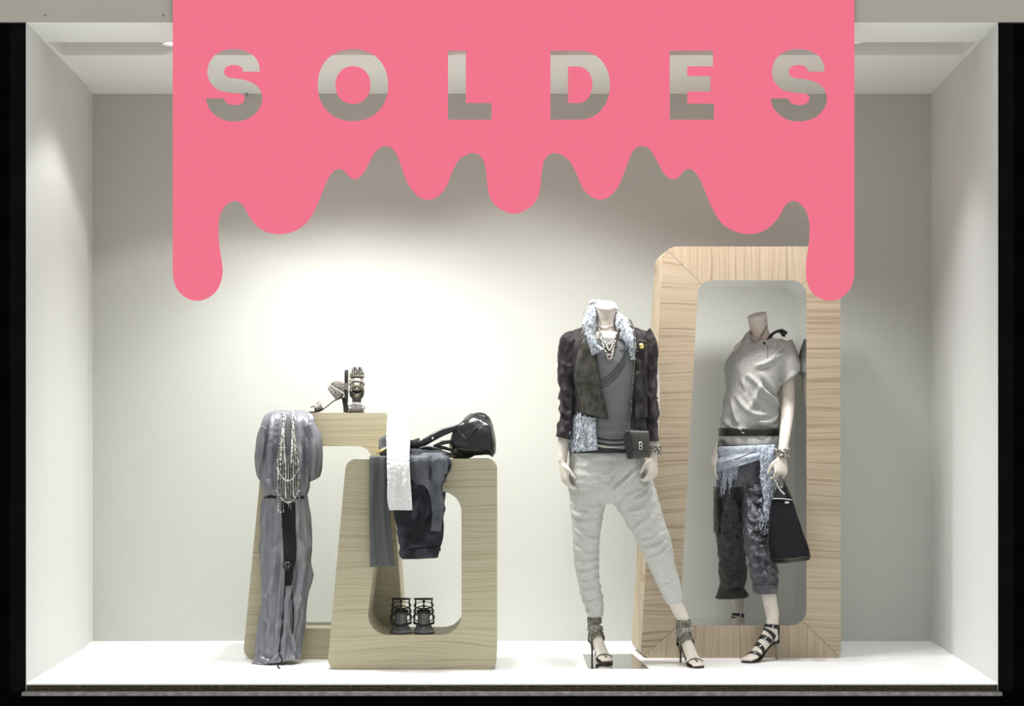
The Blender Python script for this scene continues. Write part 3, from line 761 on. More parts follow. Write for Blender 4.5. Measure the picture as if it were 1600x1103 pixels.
# suede waterfall lapel lying over the front
def patch(name, rows, mm, parent, trees, off=.006, n=10, sub=4, amp=.004, thick=.003):
    """rows: (y, xl, xr) laid on a garment"""
    L = smooth_list([tuple(map(float, r)) + (0.0,)*(4-len(r)) for r in rows], sub); V = []; F = []
    for k, row in enumerate(L):
        y, a, b = row[:3]; sl = row[3] if len(row) > 3 else 0
        for i in range(n):
            u = i/(n-1); x = a+(b-a)*u; q = on(trees, x, y+sl*u, off, YT-.12)
            V.append(q + Vector((0, -amp*(nz(q, (40, 40, 20), 3)+.4*math.sin(u*9)), 0)))
    m = len(L)
    for k in range(m-1):
        for i in range(n-1): F.append([k*n+i, k*n+i+1, (k+1)*n+i+1, (k+1)*n+i])
    o = from_data(name, V, F, mm, parent); solid(o, thick); return o
patch('lapel', [(512, 909, 922), (530, 908, 924), (555, 903, 929), (580, 898, 934), (600, 899, 938), (622, 905, 943), (640, 908, 948, 8), (645, 909, 949.5, 10)], M['suede'], jk, [jtree])
patch('lapel', [(535, 991, 1003), (560, 990, 1008), (590, 989, 1010), (620, 988, 1011), (645, 985, 1012, 3), (655, 984, 1014, -3)], M['jacket'], jk, [jtree], n=16, sub=6, amp=.013)
for x, y in ((998, 566), (997, 584)):
    from_data('button', *ellipsoid(on([jtree], x, y, .012), (.011, .006, .011), 12, 8), M['suede'], jk)
# scarf round the neck
def fluff(t, th, p): return .009*nz(p, (70, 70, 60), 12) + .005*nz(p, (160, 160, 120), 2)
sc = garment('scarf', [(919, 478, 931, 476, YT+.03, .03), (915, 492, 932, 490, YT-.01, .036), (910, 506, 931, 508, YT-.04, .036), (914, 524, 930, 526, YT-.075, .028), (921, 540, 936, 540, YT-.105, .018), (925, 556, 945, 545, YT-.115, .010)], M['lace'], m1, 26, 6, fluff, caps=(True, True))
o = garment('scarf_end', [(960, 484, 968, 490, YT+.02, .03), (960, 500, 976, 494, YT-.01, .034), (964, 516, 984, 508, YT-.05, .032), (974, 532, 990, 522, YT-.09, .026), (983, 548, 993, 540, YT-.115, .018), (986, 562, 992, 562, YT-.13, .008)], M['lace'], sc, 26, 6, fluff, caps=(True, True))
o = garment('scarf_back', [(919, 480, 921, 470, YT+.05, .012), (930, 482, 932, 468, YT+.075, .014), (950, 486, 952, 472, YT+.08, .014), (966, 494, 966, 480, YT+.04, .014)], M['lace'], sc, 16, 5, fluff, caps=(True, True))
sct = [tree_of(sc), tree_of(bpy.data.objects['scarf_end'])]
fr = MB()
for i in range(70):
    if i % 2: x = random.uniform(912, 932); y = random.uniform(480, 540); dx = random.uniform(-3, 1.5)
    else:
        u = random.random(); x = 962+28*u+random.uniform(-5, 5); y = 490+60*u; dx = random.uniform(-1, 3)
    pts = [on(sct, x+dx*q+random.uniform(-.8, .8), y+3.2*q, .003+.004*random.random(), YT-.1) for q in range(4)]
    if max((a-b).length for a, b in zip(pts, pts[1:])) < .06: fr.add(*tube(pts, .0011, 4, 2))
fr.build('fringe', M['lace'], sc)['kind'] = 'stuff'
# necklace
nk = MB(); nk2 = MB(); trs = [tt, sct[0], sct[1], tree_of(bo)]
def strand(pts, n, r, mb, off=.004):
    L = smooth_list([tuple(map(float, p)) for p in pts], 12)
    for i in range(n):
        x, y = L[int(i*(len(L)-1)/(n-1))]; mb.add(*bead(on(trs, x, y, off, YT-.1), r*random.uniform(.8, 1.2)))
strand([(936, 512), (940, 528), (950, 538), (960, 530), (967, 512)], 30, .0045, nk)
strand([(938, 520), (943, 534), (952, 541), (962, 531), (968, 515)], 26, .0048, nk2)
strand([(939, 528), (944, 545), (952, 562), (957, 553), (962, 532)], 26, .0065, nk)
strand([(943, 538), (948, 552), (953, 556), (958, 545), (961, 534)], 18, .006, nk2)
strand([(946, 536), (952, 548), (958, 537)], 12, .0068, nk)
no = nk.build('necklace', M['jewel'], m1); tag(no, 'silver bead strands', kind='stuff'); nk2.build('dark_beads', M['bead'], no)['kind'] = 'stuff'
from_data('choker', *tube([on(trs, x, y, .003) for x, y in ((933, 507), (940, 511), (950, 511), (960, 507))], .0022, 6, 4), M['chrome'], no)
# brooch
br = MB(); c0 = on([jtree], 1002, 541, .012)
for k in range(7):
    a = 2*math.pi*k/7; br.add(*ellipsoid(c0+Vector((.018*math.cos(a), -.002, .018*math.sin(a))), (.013, .008, .013), 8, 6))
bro = br.build('brooch', M['suede'], jk); 
from_data('brooch_stone', *ellipsoid(c0+Vector((0, -.007, 0)), (.013, .009, .013), 10, 8), M['gold'], jk)
# bracelet
def bracelet(c, rx, ry, rz, n, parent, tilt=0):
    mb = MB()
    for i in range(n):
        a = random.uniform(0, 2*math.pi); z = random.uniform(-1, 1)
        mb.add(*ellipsoid(c+Vector((rx*math.cos(a), ry*math.sin(a), rz*z+tilt*math.cos(a))), (.0075, .0075, .006), 7, 5))
    o = mb.build('bracelet', M['jewel'], parent); o['kind'] = 'stuff'; return o
bracelet(P(1022, 703, YT-.08), .024, .024, .018, 70, m1)
sandal('jewelled', FL1, m1); sandal('jewelled', FR1, m1)
# polished base plate
bp = MB().add(*prism([(P(919, 1048, 0).x if False else (910-800)*6.99/FPX, .79), ((988-800)*6.99/FPX, .79), ((1015-800)*6.53/FPX, .335), ((919-800)*6.53/FPX, .335)], .0005, .008)).build('base_plate', M['steel'], m1, False)
tag(bp, 'polished steel plate')

# small shoulder bag worn across mannequin one
hb = thing('shoulder_bag', P(995, 718, .38), 'small olive grey shoulder bag on a chain at the jacketed mannequin\'s hip', 'handbag')
bY = YT-.155
o = garment('bag_body', [(978, 672, 1013, 673, bY, .012), (977, 676, 1014, 678, bY, .024), (978, 700, 1015, 700, bY, .03), (980, 713, 1015, 712, bY, .026), (982, 717, 1013, 715, bY, .014)], M['clutch'], hb, 40, 4, None, 5, caps=(True, True))
bgt = tree_of(o)
pts = [P(978, 674, bY-.036), P(984, 673, bY-.036), P(987, 690, bY-.038), P(989, 712, bY-.036), P(986, 717, bY-.036), P(981, 717, bY-.036), P(978, 700, bY-.037), P(976, 680, bY-.036)]
side_rg = [[p+Vector((0, dy, 0)) for p in pts] for dy in (0, .05)]
V, F = loft(side_rg); from_data('gusset', V, F, M['leather'], hb, False)
from_data('flap', *tube([on([bgt], 989, 699, .003), on([bgt], 1000, 705, .004), on([bgt], 1013, 703, .003)], .003, 6, 4), M['leather'], hb)
def mark_B(c, h, w_, mm, parent):
    mb = MB(); q = lambda x, z: c+Vector((x*w_, 0, z*h))
    mb.add(*tube([q(0, 0), q(0, 1)], .0016, 6)); 
    mb.add(*tube([q(0, 1), q(.7, .97), q(.9, .76), q(.6, .53), q(0, .5)], .0016, 6, 3)); mb.add(*tube([q(0, .5), q(.75, .47), q(1, .25), q(.75, .02), q(0, 0)], .0016, 6, 3))
    return mb.build('clasp', mm, parent)
mark_B(on([bgt], 999, 702, .005), .030, .012, M['chrome'], hb)
ch = MB(); L = smooth_list([(983., 671.), (986., 645.), (988., 610.), (991., 575.), (993., 550.), (992., 525.), (988., 508.), (984., 500.)], 9)
ptree = [jtree, sct[0], sct[1], tt, bgt] + [tree_of(x) for x in bpy.data.objects if x.name.startswith('lapel')]
for i, (x, y) in enumerate(L): ch.add(*ellipsoid(on(ptree, x, y, .006, bY), (.0042, .0035, .0055), 6, 4))
ch.build('chain', M['jewel'], hb)['kind'] = 'stuff'

# ------------------------------------------------------------------ mannequin two: grey top, dark satin trousers, stepping through the tall frame
m2 = thing('mannequin', Vector((1.09, .85, 0)), 'headless cream mannequin in a loose grey top stepping through the tall wooden frame', 'mannequin')
YU = .93
body = MB(); neck = []
for (l, ly, r, ry_, hd, Y, tl) in ((1167.5, 495, 1197.5, 487, .042, YU-.005, .022), (1168, 497.5, 1198, 489.5, .043, YU-.005, .022), (1170, 508, 1199, 502, .042, YU, .01), (1172, 522, 1201, 518, .043, YU+.005, 0), (1164, 536, 1212, 531, .055, YU+.01, 0)):
    a, b = P(l, ly, Y), P(r, ry_, Y); c = (a+b)/2; u = (b-a)/2
    neck.append([c + u*math.cos(q) + Vector((0, -hd*math.sin(q), -tl*.5*math.sin(q))) for q in [2*math.pi*i/28 for i in range(28)]])
body.add(*loft(neck))
body.add(*loft(rings_px([(1158, 532, 1222, 529, YU, .055), (1145, 546, 1231, 540, YU, .075), (1145, 585, 1222, 580, YU, .1), (1146, 620, 1210, 620, YU, .095), (1138, 655, 1208, 655, YU, .085), (1132, 690, 1210, 690, YU, .095), (1128, 725, 1204, 725, YU, .1), (1136, 742, 1196, 740, YU, .085)], 28, 4)))
limb(body, [P(1229, 545, YU-.01), P(1231, 600, YU-.03), P(1231, 640, YU-.06), P(1225, 690, YU-.17), P(1222, 712, YU-.21)], [.043, .034, .030, .023, .020])
hand(body, P(1221, 714, YU-.215), (P(1219, 758, YU-.25)-P(1221, 714, YU-.215)), Vector((-1, -.25, 0)), .9, .9)
limb(body, [P(1155, 555, YU+.05), P(1149, 610, YU+.09), P(1140, 660, YU+.07), P(1122, 703, YU+.01)], [.040, .032, .026, .019])
hand(body, P(1121, 704, YU+.01), (P(1109, 745, YU-.02)-P(1121, 704, YU+.01)), Vector((.25, -1, 0)), .35, .9, flip=-1)
FF2 = place(Vector((1.168, .675, 0)), Vector((1.005, .560, 0))); FB2 = place(Vector((1.085, 1.185, 0)), Vector((.965, 1.04, 0)))
limb(body, [P(1180, 735, YU-.02), P(1183, 830, YU-.12), P(1194, 890, .72), FF2 @ ank], [.055, .046, .036, .030])
limb(body, [P(1141, 735, YU), P(1143, 830, YU+.08), P(1145, 900, 1.12), FB2 @ ank], [.05, .044, .036, .031])
for m_ in (FF2, FB2): q = xf(ft, m_); body.add(q.V, q.F)
bo2 = fuse(body.build('body', M['skin'], m2), .0045, 3)
# trousers
def satin(a): return lambda t, th, p: a*1.2*(.5-abs(nz(p, (20, 20, 24), 44))*3) + a*nz(p, (26, 26, 30), 14) + a*.6*nz(p, (60, 60, 50), 5) + a*.8*math.sin(p.z*60+6*nz(p, (8, 8, 8), 2))*max(0, t-.4)
tr = MB()
tr.add(*loft(rings_px([(1123, 685, 1214, 685, YU, .105), (1119, 712, 1212, 712, YU, .118), (1120, 740, 1209, 738, YU, .118), (1128, 762, 1204, 755, YU, .09)], 36, 4)))
tr.add(*loft(rings_px([(1146, 738, 1209, 732, YU-.01, .10), (1156, 770, 1208, 765, YU-.03, .1), (1161, 805, 1206, 805, YU-.08, .095), (1163, 847, 1205, 847, YU-.14, .085), (1169, 880, 1213, 876, .74, .075), (1173, 900, 1216, 893, .71, .07), (1178, 917, 1213, 915, .69, .058)], 36, 8, satin(.007))))
fo = fuse(tr.build('trousers', M['satin_dark'], m2), .0055, 2)
tr = MB()
tr.add(*loft(rings_px([(1121, 738, 1160, 745, YU+.01, .09), (1119, 790, 1161, 790, YU+.05, .09), (1119, 830, 1165, 830, YU+.09, .085), (1122, 870, 1166, 868, 1.08, .075), (1124, 905, 1165, 905, 1.13, .065), (1125, 926, 1164, 926, 1.155, .058)], 36, 8, satin(.006)), True, True, True))
b2 = fuse(tr.build('trouser_leg', M['satin_brown'], fo), .0055, 2)
fold_lines(fo, [[(1166, 760), (1180, 768), (1196, 762)], [(1168, 800), (1176, 815), (1190, 812)], [(1172, 840), (1186, 846), (1200, 838)], [(1176, 870), (1190, 868), (1206, 878)], [(1180, 890), (1194, 884), (1212, 892)], [(1182, 904), (1198, 898), (1212, 906)], [(1168, 780), (1172, 796)], [(1190, 850), (1196, 868), (1208, 884)], [(1164, 820), (1172, 832), (1168, 850)]], .018, .009)
fold_lines(b2, [[(1126, 800), (1140, 812), (1156, 806)], [(1128, 840), (1142, 836), (1158, 845)], [(1128, 870), (1140, 880), (1160, 872)], [(1130, 900), (1146, 894), (1160, 904)], [(1150, 780), (1154, 820)]], .016, .010)
garment('turn_up', [(1177, 914, 1214, 912, .69, .062), (1177, 920, 1214.5, 918, .69, .066), (1179, 926.5, 1213.5, 926, .69, .064)], M['satin_dark'], fo, 36, 3, satin(.004), thick=.004)
garment('turn_up', [(1124, 920, 1165, 920, 1.155, .062), (1120, 930, 1168, 930, 1.155, .068), (1119, 934.5, 1168, 932, 1.155, .07)], M['satin_brown'], fo, 36, 3, satin(.004), thick=.004)
ftree = [tree_of(fo), tree_of(b2)]
o = garment('pocket', [(1116, 760, 1122, 762, YU+.02, .05), (1115, 800, 1124, 802, YU+.05, .055), (1116, 832, 1124, 830, YU+.08, .05)], M['satin_brown'], fo, 20, 4, satin(.003), caps=(True, True))
patch('pocket_flap', [(757, 1176, 1196), (765, 1177, 1200), (773, 1180, 1205)], M['satin_dark'], fo, ftree, .012, 8, 3, .003)
for x, y in ((1183, 786), (1190, 790), (1182, 830), (1193, 836)): from_data('pocket_knot', *tube([on(ftree, x-6, y-2, .008), on(ftree, x, y+2, .014), on(ftree, x+7, y-1, .008)], [.003, .007, .003], 7, 4), M['lining'], fo)
# loose top
def drape(t, th, p):
    q = (p.x*.9+p.z*1.1)*20+5*nz(p, (6, 6, 5), 1)
    k = (1-abs(math.sin(q)))**2; k2 = (1-abs(math.sin((p.z-.55*p.x)*27+4*nz(p, (7, 7, 7), 8))))**2
    return .010*nz(p, (12, 12, 9), 21) + .024*max(0, t-.22)*(k-.3)*(.6+nz(p, (7, 7, 7), 31)) + .020*max(0, t-.5)*(k2-.3) + .003*nz(p, (50, 50, 40), 4)
top = MB()
top.add(*loft(rings_px([(1170, 524, 1216, 540, YU-.02, .060), (1160, 530, 1232, 533, YU, .082), (1148, 544, 1238, 542, YU, .10), (1136, 562, 1240, 556, YU, .118), (1134, 585, 1228, 582, YU, .128), (1135, 606, 1219, 606, YU, .130), (1132, 630, 1218, 628, YU, .130), (1129, 650, 1219, 648, YU, .132), (1126, 664, 1217, 662, YU, .128), (1126, 675, 1214, 673, YU, .118)], 48, 7, drape, 2.1)))
top.add(*loft(rings_px([(1205, 560, 1236, 530, YU-.01, .07), (1213, 585, 1245, 551, YU-.03, .085), (1219, 603, 1254, 575, YU-.04, .078)], 30, 6, drape, 2.1)))
top.add(*loft(rings_px([(1158, 548, 1173, 515, YU+.0, .06), (1150, 560, 1166, 521, YU+.01, .07), (1140, 575, 1154, 540, YU+.03, .085), (1134, 592, 1141, 555, YU+.05, .085), (1133, 602, 1135, 566, YU+.06, .075)], 26, 5, drape)))
to = fuse(top.build('top', M['topgrey'], m2), .006, 2)
fold_lines(to, [[(1166, 584), (1182, 598), (1199, 617), (1216, 631)], [(1142, 622), (1148, 647), (1157, 668)], [(1148, 617), (1166, 639), (1182, 648), (1206, 647)],
    [(1172, 640), (1180, 622), (1191, 598)], [(1177, 657), (1199, 660), (1216, 652)], [(1131, 656), (1146, 668), (1174, 672)], [(1178, 573), (1199, 566), (1220, 552)],
    [(1193, 606), (1207, 624), (1218, 637)], [(1160, 590), (1164, 612), (1176, 634)], ([(1158, 600), (1172, 625), (1190, 640)], -1), ([(1188, 590), (1204, 612), (1216, 622)], -1)], .020, .012)
tpt = tree_of(to)
garment('peplum', [(1126, 676, 1215, 674, YU, .121), (1124, 684, 1217, 682, YU, .128), (1128, 694, 1216, 690, YU, .132), (1135, 701, 1213, 696, YU, .128)], M['topgrey'], to, 48, 5, lambda t, th, p: .006*t*math.sin(th*13)+.003*nz(p, (40, 40, 40), 3), thick=.003)
gb = garment('belt', [(1124, 669, 1217, 671, YU, .136), (1123.5, 676, 1217, 676, YU, .136), (1124, 681, 1216.5, 681, YU, .134)], M['strap'], m2, 60, 3, lambda t, th, p: .003*nz(p, (30, 30, 30), 2), thick=.003)
gbt = tree_of(gb)
from_data('buckle', *tube([on([gbt], x, y, .004) for x, y in ((1157, 675), (1163, 677), (1164, 684), (1158, 683), (1157, 675))], .0018, 6), M['chrome'], gb)
seam('neck_rib', [(1170, 521), (1174, 531), (1181, 539), (1192, 541), (1204, 539), (1217, 534), (1231, 531)], .0032, M['topgrey'], to, [tpt], .001)
seam('seam', [(1206, 560), (1215, 553), (1224, 546)], .0014, M['tee'], to, [tpt], .001)
seam('seam', [(1199.5, 540), (1200, 550), (1199, 560)], .0012, M['tee'], to, [tpt], .001)
# undershirt strap, bow, cords at the neck
btr = [tree_of(bo2), tpt]
seam('bow_strap', [(1194, 537), (1201, 529), (1208, 521), (1216, 517)], .007, M['strap'], to, btr, .003, .6, 4, YU-.06)
cb = P(1220, 518, YU-.03)
for a, b in ((Vector((.030, 0, -.008)), .011), (Vector((.020, .01, -.022)), .010), (Vector((-.014, -.004, .004)), .010), (Vector((.010, -.01, .008)), .009)):
    from_data('bow_loop', *tube([cb, cb+a*.55, cb+a], [.005, b, .004], 10, 4, .6), M['strap'], to)
seam('neck_cord', [(1197, 509), (1193, 520), (1186, 530), (1178, 536), (1172, 526)], .0048, M['tan'], m2, btr, .003, .6, 4)
seam('neck_cord', [(1172, 528), (1180, 534), (1190, 528)], .0028, M['tan'], m2, btr, .005, .6, 4)
bracelet(P(1222.5, 708, YU-.205), .030, .028, .020, 90, m2)
# denim wrap with fringe
dw = garment('denim_wrap', [(1122, 698, 1214, 694, YU, .134), (1120, 712, 1214, 700, YU, .142), (1118, 724, 1213, 703, YU, .146), (1117, 737, 1213, 707, YU, .146)], M['denim'], m2, 50, 6, lambda t, th, p: .004*nz(p, (30, 30, 50), 7)+.003*math.sin(t*12), thick=.004)
dt = [tree_of(dw)] + ftree
seam('stitching', [(1121, 727), (1135, 722), (1155, 715), (1170, 709), (1180, 705)], .0018, M['satin_dark'], dw, dt, .003)
sw = garment('wrap_end', [(1190, 697, 1209, 694, YU-.135, .02), (1188, 715, 1211, 712, YU-.15, .026), (1189, 745, 1211, 742, YU-.165, .024), (1192, 770, 1208, 770, YU-.185, .02), (1194, 795, 1206, 792, YU-.20, .014), (1196, 815, 1204, 812, YU-.21, .008)], M['denim'], dw, 26, 7, fluff, caps=(True, True))
dt2 = dt + [tree_of(sw)]
fr = MB()
for i in range(40):
    x = 1118 + 36*random.random(); y0 = 737 - (x-1118)*.42; ln = random.uniform(22, 48)*(1 if x < 1146 else .6)
    pts = [on(dt2, x+random.uniform(-1.5, 1.5)-q*.4, y0+ln*q/5, .004+.004*random.random(), YU-.05) for q in range(6)]
    if max((a-b).length for a, b in zip(pts, pts[1:])) < .08: fr.add(*tube(pts, .0017, 5, 2))
for i in range(110):
    x = random.uniform(1188, 1211); y0 = random.uniform(697, 830); ln = random.uniform(10, 24)
    if y0 > 780: x = random.uniform(1186, 1205)
    pts = [on(dt2, x+random.uniform(-2.5, 2.5), y0+ln*q/4, .004+.006*random.random(), YU-.2) for q in range(5)]
    if max((a-b).length for a, b in zip(pts, pts[1:])) < .08: fr.add(*tube(pts, .0016, 5, 2))
fr.build('fringe', M['denim'], dw)['kind'] = 'stuff'
sandal('buckled', FF2, m2); sandal('buckled', FB2, m2)

# tote bag held in the hand
tb = thing('tote_bag', P(1234, 876, .63), 'black sequinned tote bag hanging from the right mannequin\'s hand', 'handbag')
tY = .63
bb = garment('bag_body', [(1207, 778, 1237, 779.5, tY, .020), (1204, 795, 1243, 797, tY, .034), (1202, 825, 1252, 826, tY, .046), (1203, 855, 1261, 852, tY, .054), (1206, 874, 1264.5, 868, tY, .058), (1208, 878, 1264, 872, tY, .055)], M['sequin'], tb, 44, 6, lambda t, th, p: .003*nz(p, (30, 30, 20), 3), 4, caps=(True, True))
o = garment('bag_base', [(1206, 872.5, 1265, 867, tY, .059), (1210, 880, 1264, 873.5, tY, .056)], M['suede'], tb, 44, 3, None, 4, caps=(True, True))
o = garment('bag_collar', [(1210, 760, 1226, 758, tY+.03, .008), (1207, 779, 1237, 780, tY+.01, .016)], M['leather'], tb, 30, 4, None, 3, caps=(True, True))
hp = [P(1208.5, 780, tY-.015), P(1213, 764, tY), P(1218, 750, tY+.03), P(1220, 744, tY+.045), P(1223, 748, tY+.03), P(1230, 764, tY), P(1237, 781, tY-.015)]
from_data('handle', *tube(hp, .0045, 8, 5), M['leather'], tb)
from_data('handle', *tube([p+Vector((.004, .03, 0)) for p in hp], .0045, 8, 5), M['leather'], tb)
from_data('rim', *tube([P(1207, 779, tY-.022), P(1222, 779, tY-.025), P(1237, 781, tY-.022)], .003, 6, 4), M['chrome'], tb)
bbt = tree_of(bb); c = on([bbt], 1229.5, 785, .003)
from_data('tag', *box(c-Vector((.009, .0015, .004)), c+Vector((.009, .0015, .004))), M['chrome'], tb, False)
hwp = [P(1211, 750, tY-.03), P(1218, 764, tY-.03), P(1226, 772, tY-.03)]
from_data('clip', *tube(hwp, [.002, .003, .004], 8, 3), M['chrome'], tb)

# ------------------------------------------------------------------ dress on the rear frame
dr = thing('dress', P(440, 1040, .6)*1.0, 'long silver grey satin dress hanging on the rear wooden frame', 'dress')
YD = .60
def folds(t, th, p):
    f = math.sin(th*9+2.5*nz(p, (4, 4, 3), 3)+1)*.5+.5*math.sin(th*15+3*t)
    g = 1-abs(math.sin(th*4.5+3.0*nz(p, (5, 5, 2.2), 9)+.6))
    h = 1-abs(math.sin(th*7.5-2.2*nz(p, (6, 6, 3), 19)))
    return .005*f + .016*(g**1.6-.35)*(.7+.5*nz(p, (3, 3, 5), 2)) + .009*(h**2-.3) + .010*nz(p, (14, 14, 9), 5)
bod = garment('bodice', [(434, 641, 470, 641, YD+.05, .03), (420, 646, 483, 647, YD+.03, .045), (410, 658, 489, 660, YD+.01, .055), (406, 680, 490, 680, YD, .062), (404, 705, 488, 706, YD, .066), (405, 735, 485, 735, YD, .066), (409, 758, 483, 757, YD, .06), (415, 772, 480, 772, YD, .05), (416, 779, 478, 779, YD, .042)], M['satin'], dr, 120, 9, folds, caps=(True, False))
ski = garment('skirt', [(415, 775, 479, 775, YD, .042), (411, 785, 481, 785, YD, .05), (408, 810, 484, 810, YD, .06), (408, 850, 485, 850, YD-.005, .064), (409, 890, 484, 890, YD-.01, .064), (410, 930, 480, 930, YD-.015, .062), (407, 965, 476, 965, YD-.02, .06), (405, 1000, 472, 998, YD-.03, .056), (402, 1025, 469, 1018, YD-.045, .055), (397, 1038, 468, 1028, YD-.06, .055)], M['satin'], dr, 120, 9, folds)
fold_lines(bod, [([(432, 655), (430, 692), (429, 725)], -1), ([(419, 664), (413, 696), (409, 725)], -1), ([(472, 655), (475, 692), (476, 730)], -1), ([(481, 668), (484, 705), (484, 742)], -1),
    [(426, 660), (422, 700), (421, 745), (424, 770)], [(478, 660), (480, 700), (480, 745), (474, 772)], [(414, 740), (422, 758), (432, 764)], [(468, 700), (468, 740), (464, 770)]], .022, .010)
fold_lines(ski, [([(424, 781), (426, 816), (427, 860)], -1), ([(466, 781), (469, 816), (471, 855)], -1), [(434, 815), (429, 877), (421, 935)], [(412, 918), (417, 929), (424, 914)], ([(407, 1008), (421, 1022), (437, 1010)], .6),
    [(430, 974), (434, 988), (441, 963)], [(458, 931), (465, 947), (472, 930)], [(448, 956), (457, 1001), (466, 1022)], [(404, 1027), (423, 1034), (437, 1018)], [(474, 800), (477, 850), (474, 905)],
    ([(440, 900), (441, 950), (438, 1000)], -1.4), [(414, 800), (413, 850), (412, 890)], ([(462, 870), (460, 910), (452, 950)], -1), [(413, 950), (420, 975), (416, 1000)]], .017, .010)
solid(ski, .003)
o = garment('sleeve', [(474, 668, 489, 660, YD, .05), (480, 690, 500, 676, YD, .055), (481, 715, 502.5, 700, YD-.005, .055), (482, 738, 500.5, 728, YD-.005, .05), (486, 752, 497, 746, YD, .042)], M['satin'], dr, 30, 6, folds, caps=(True, False), thick=.003)
o = garment('sleeve', [(409, 664, 422, 672, YD, .045), (403, 682, 420, 690, YD, .05), (401.5, 705, 418, 712, YD, .05), (402, 728, 416, 738, YD, .046), (404, 746, 412, 752, YD, .036)], M['satin'], dr, 26, 6, folds, caps=(True, False), thick=.003)
dtr = [tree_of(bod), tree_of(ski)]
patch('lining', [(785, 440, 461), (820, 441, 462), (860, 443, 463), (890, 445, 460), (915, 446, 455)], M['lining'], dr, dtr, .004, 8, 4, .003, .003)
patch('neck_slit', [(648, 447, 453), (670, 446, 454), (700, 446, 454), (712, 449, 451)], M['slate'], dr, dtr, .002, 5, 3, .001, .002)
for pts in ([(415, 778), (422, 776), (431, 777)], [(464, 779), (470, 777), (475, 778)]): seam('waist_tie', pts, .006, M['lining'], dr, dtr, .003, .8, 4)
ro = MB(); c = on(dtr, 449, 884, .016)
for k in range(6):
    a = k*1.05; ro.add(*ellipsoid(c+Vector((.010*math.cos(a), -.002*k, .010*math.sin(a))), (.010, .007, .009), 8, 6))
ro.build('rosette', M['leather'], dr)
seam('cord', [(446, 890), (445, 920), (443, 950), (440, 985), (436, 1020)], .003, M['lining'], dr, dtr, .004, 1, 4)
seam('cord', [(455, 885), (456, 920), (458, 960), (457, 990)], .003, M['lining'], dr, dtr, .004, 1, 4)
V, F = tube([P(437, 1022, .44), P(441, 1032, .42), P(434, 1040, .40), P(437, 1046, .39), P(430, 1052, .375)], .0035, 7, 5)
from_data('tie_end', V, F, M['lining'], dr)
# fringe necklace on the dress
nl = thing('necklace', on(dtr, 450, 785, .01), 'long silver fringe necklace of chains lying on the grey satin dress', 'necklace')
nt_ = [dtr[0], dtr[1]]
def chain(pts, n, r, nm, mm):
    L = smooth_list([tuple(map(float, p)) for p in pts], 10); mb = MB()
    for i in range(n):
        x, y = L[int(i*(len(L)-1)/(n-1))]; mb.add(*bead(on(nt_, x, y, .005+.003*random.random(), YD-.06), r*random.uniform(.75, 1.25)))
    mb.build(nm, mm, nl)['kind'] = 'stuff'
for s in (-1, 1):
    for k in range(4):
        chain([(450+s*7, 646), (450+s*(7+k*.8), 670), (450+s*(6+k*2.4), 700), (450+s*(5+k*3.5), 722+2*k)], 34, .0045, 'strand', M['jewel'] if k % 2 else M['pearl'])
for k in range(9):
    x = 434+4*k; chain([(x, 718), (x+.5, 740), (x, 762), (x+1, [800, 822, 800, 778, 792, 786, 776, 764, 756][k])], 34, .0038, 'pendant_strand', M['jewel'] if k % 3 else M['pearl'])
for k in range(4):
    y = 715+17*k; chain([(433, y), (441, y+14), (450, y+19), (459, y+14), (467, y)], 26, .004, 'festoon', M['pearl'] if k % 2 else M['bead'])
for s in (-1, 1):
    c = on(nt_, 450+s*7, 645, .006); from_data('ring', *tube([c+Vector((.008*math.cos(a), -.002, .012*math.sin(a))) for a in [2*math.pi*i/16 for i in range(17)]], .0022, 6), M['chrome'], nl)

# ------------------------------------------------------------------ clothes on the front frame
YF = .37
def strip_over(name, rows, mm, label, cat, amp, back=.18, thick=.006, n=14, fold=6, parent=None):
    """cloth laid over the frame top: hangs in front, goes back across the top. rows (y, xl, xr, Yoffset)"""
    L = smooth_list([tuple(map(float, r)) for r in rows], 5); V = []; F = []
    for k, (y, a, b, dy) in enumerate(L):
        for i in range(n):
            u = i/(n-1); q = P(a+(b-a)*u, y, YF-.012+dy)
            q.y += -abs(amp*(.6+math.sin(u*fold+1.5*nz(q, (6, 6, 4), 2)))*.5) - .3*amp*abs(nz(q, (30, 30, 30), 7))
            V.append(q)
    m = len(L)
    for k in range(m-1):
        for i in range(n-1): F.append([k*n+i, k*n+i+1, (k+1)*n+i+1, (k+1)*n+i])
    o = from_data(name, V, F, mm, parent); solid(o, thick); bake(o)
    if label: tag(o, label, cat)
    return o
strip_over('trousers', [(713, 580, 606, .20), (713, 579, 607, .10), (713.5, 578, 607, .01), (719, 577.5, 607, -.008), (760, 578, 608, -.01), (810, 578, 610, -.012), (850, 579, 613, -.012), (885, 579, 616, -.012)], M['slate'], 'slim slate grey trousers draped over the front frame beside the cream cloth', 'trousers', .02, fold=11)
strip_over('shirt', [(690, 612, 638, .22), (652, 607, 639, .17), (650, 606, 640, .10), (680, 604, 641, .03), (706, 605, 640, -.06), (722, 605, 640, -.10), (750, 606, 641, -.112), (780, 606, 643, -.118), (797, 609, 644, -.12)], M['cream'], 'cream crinkled cotton shirt draped over the front frame', 'shirt', .014, n=20, fold=9)
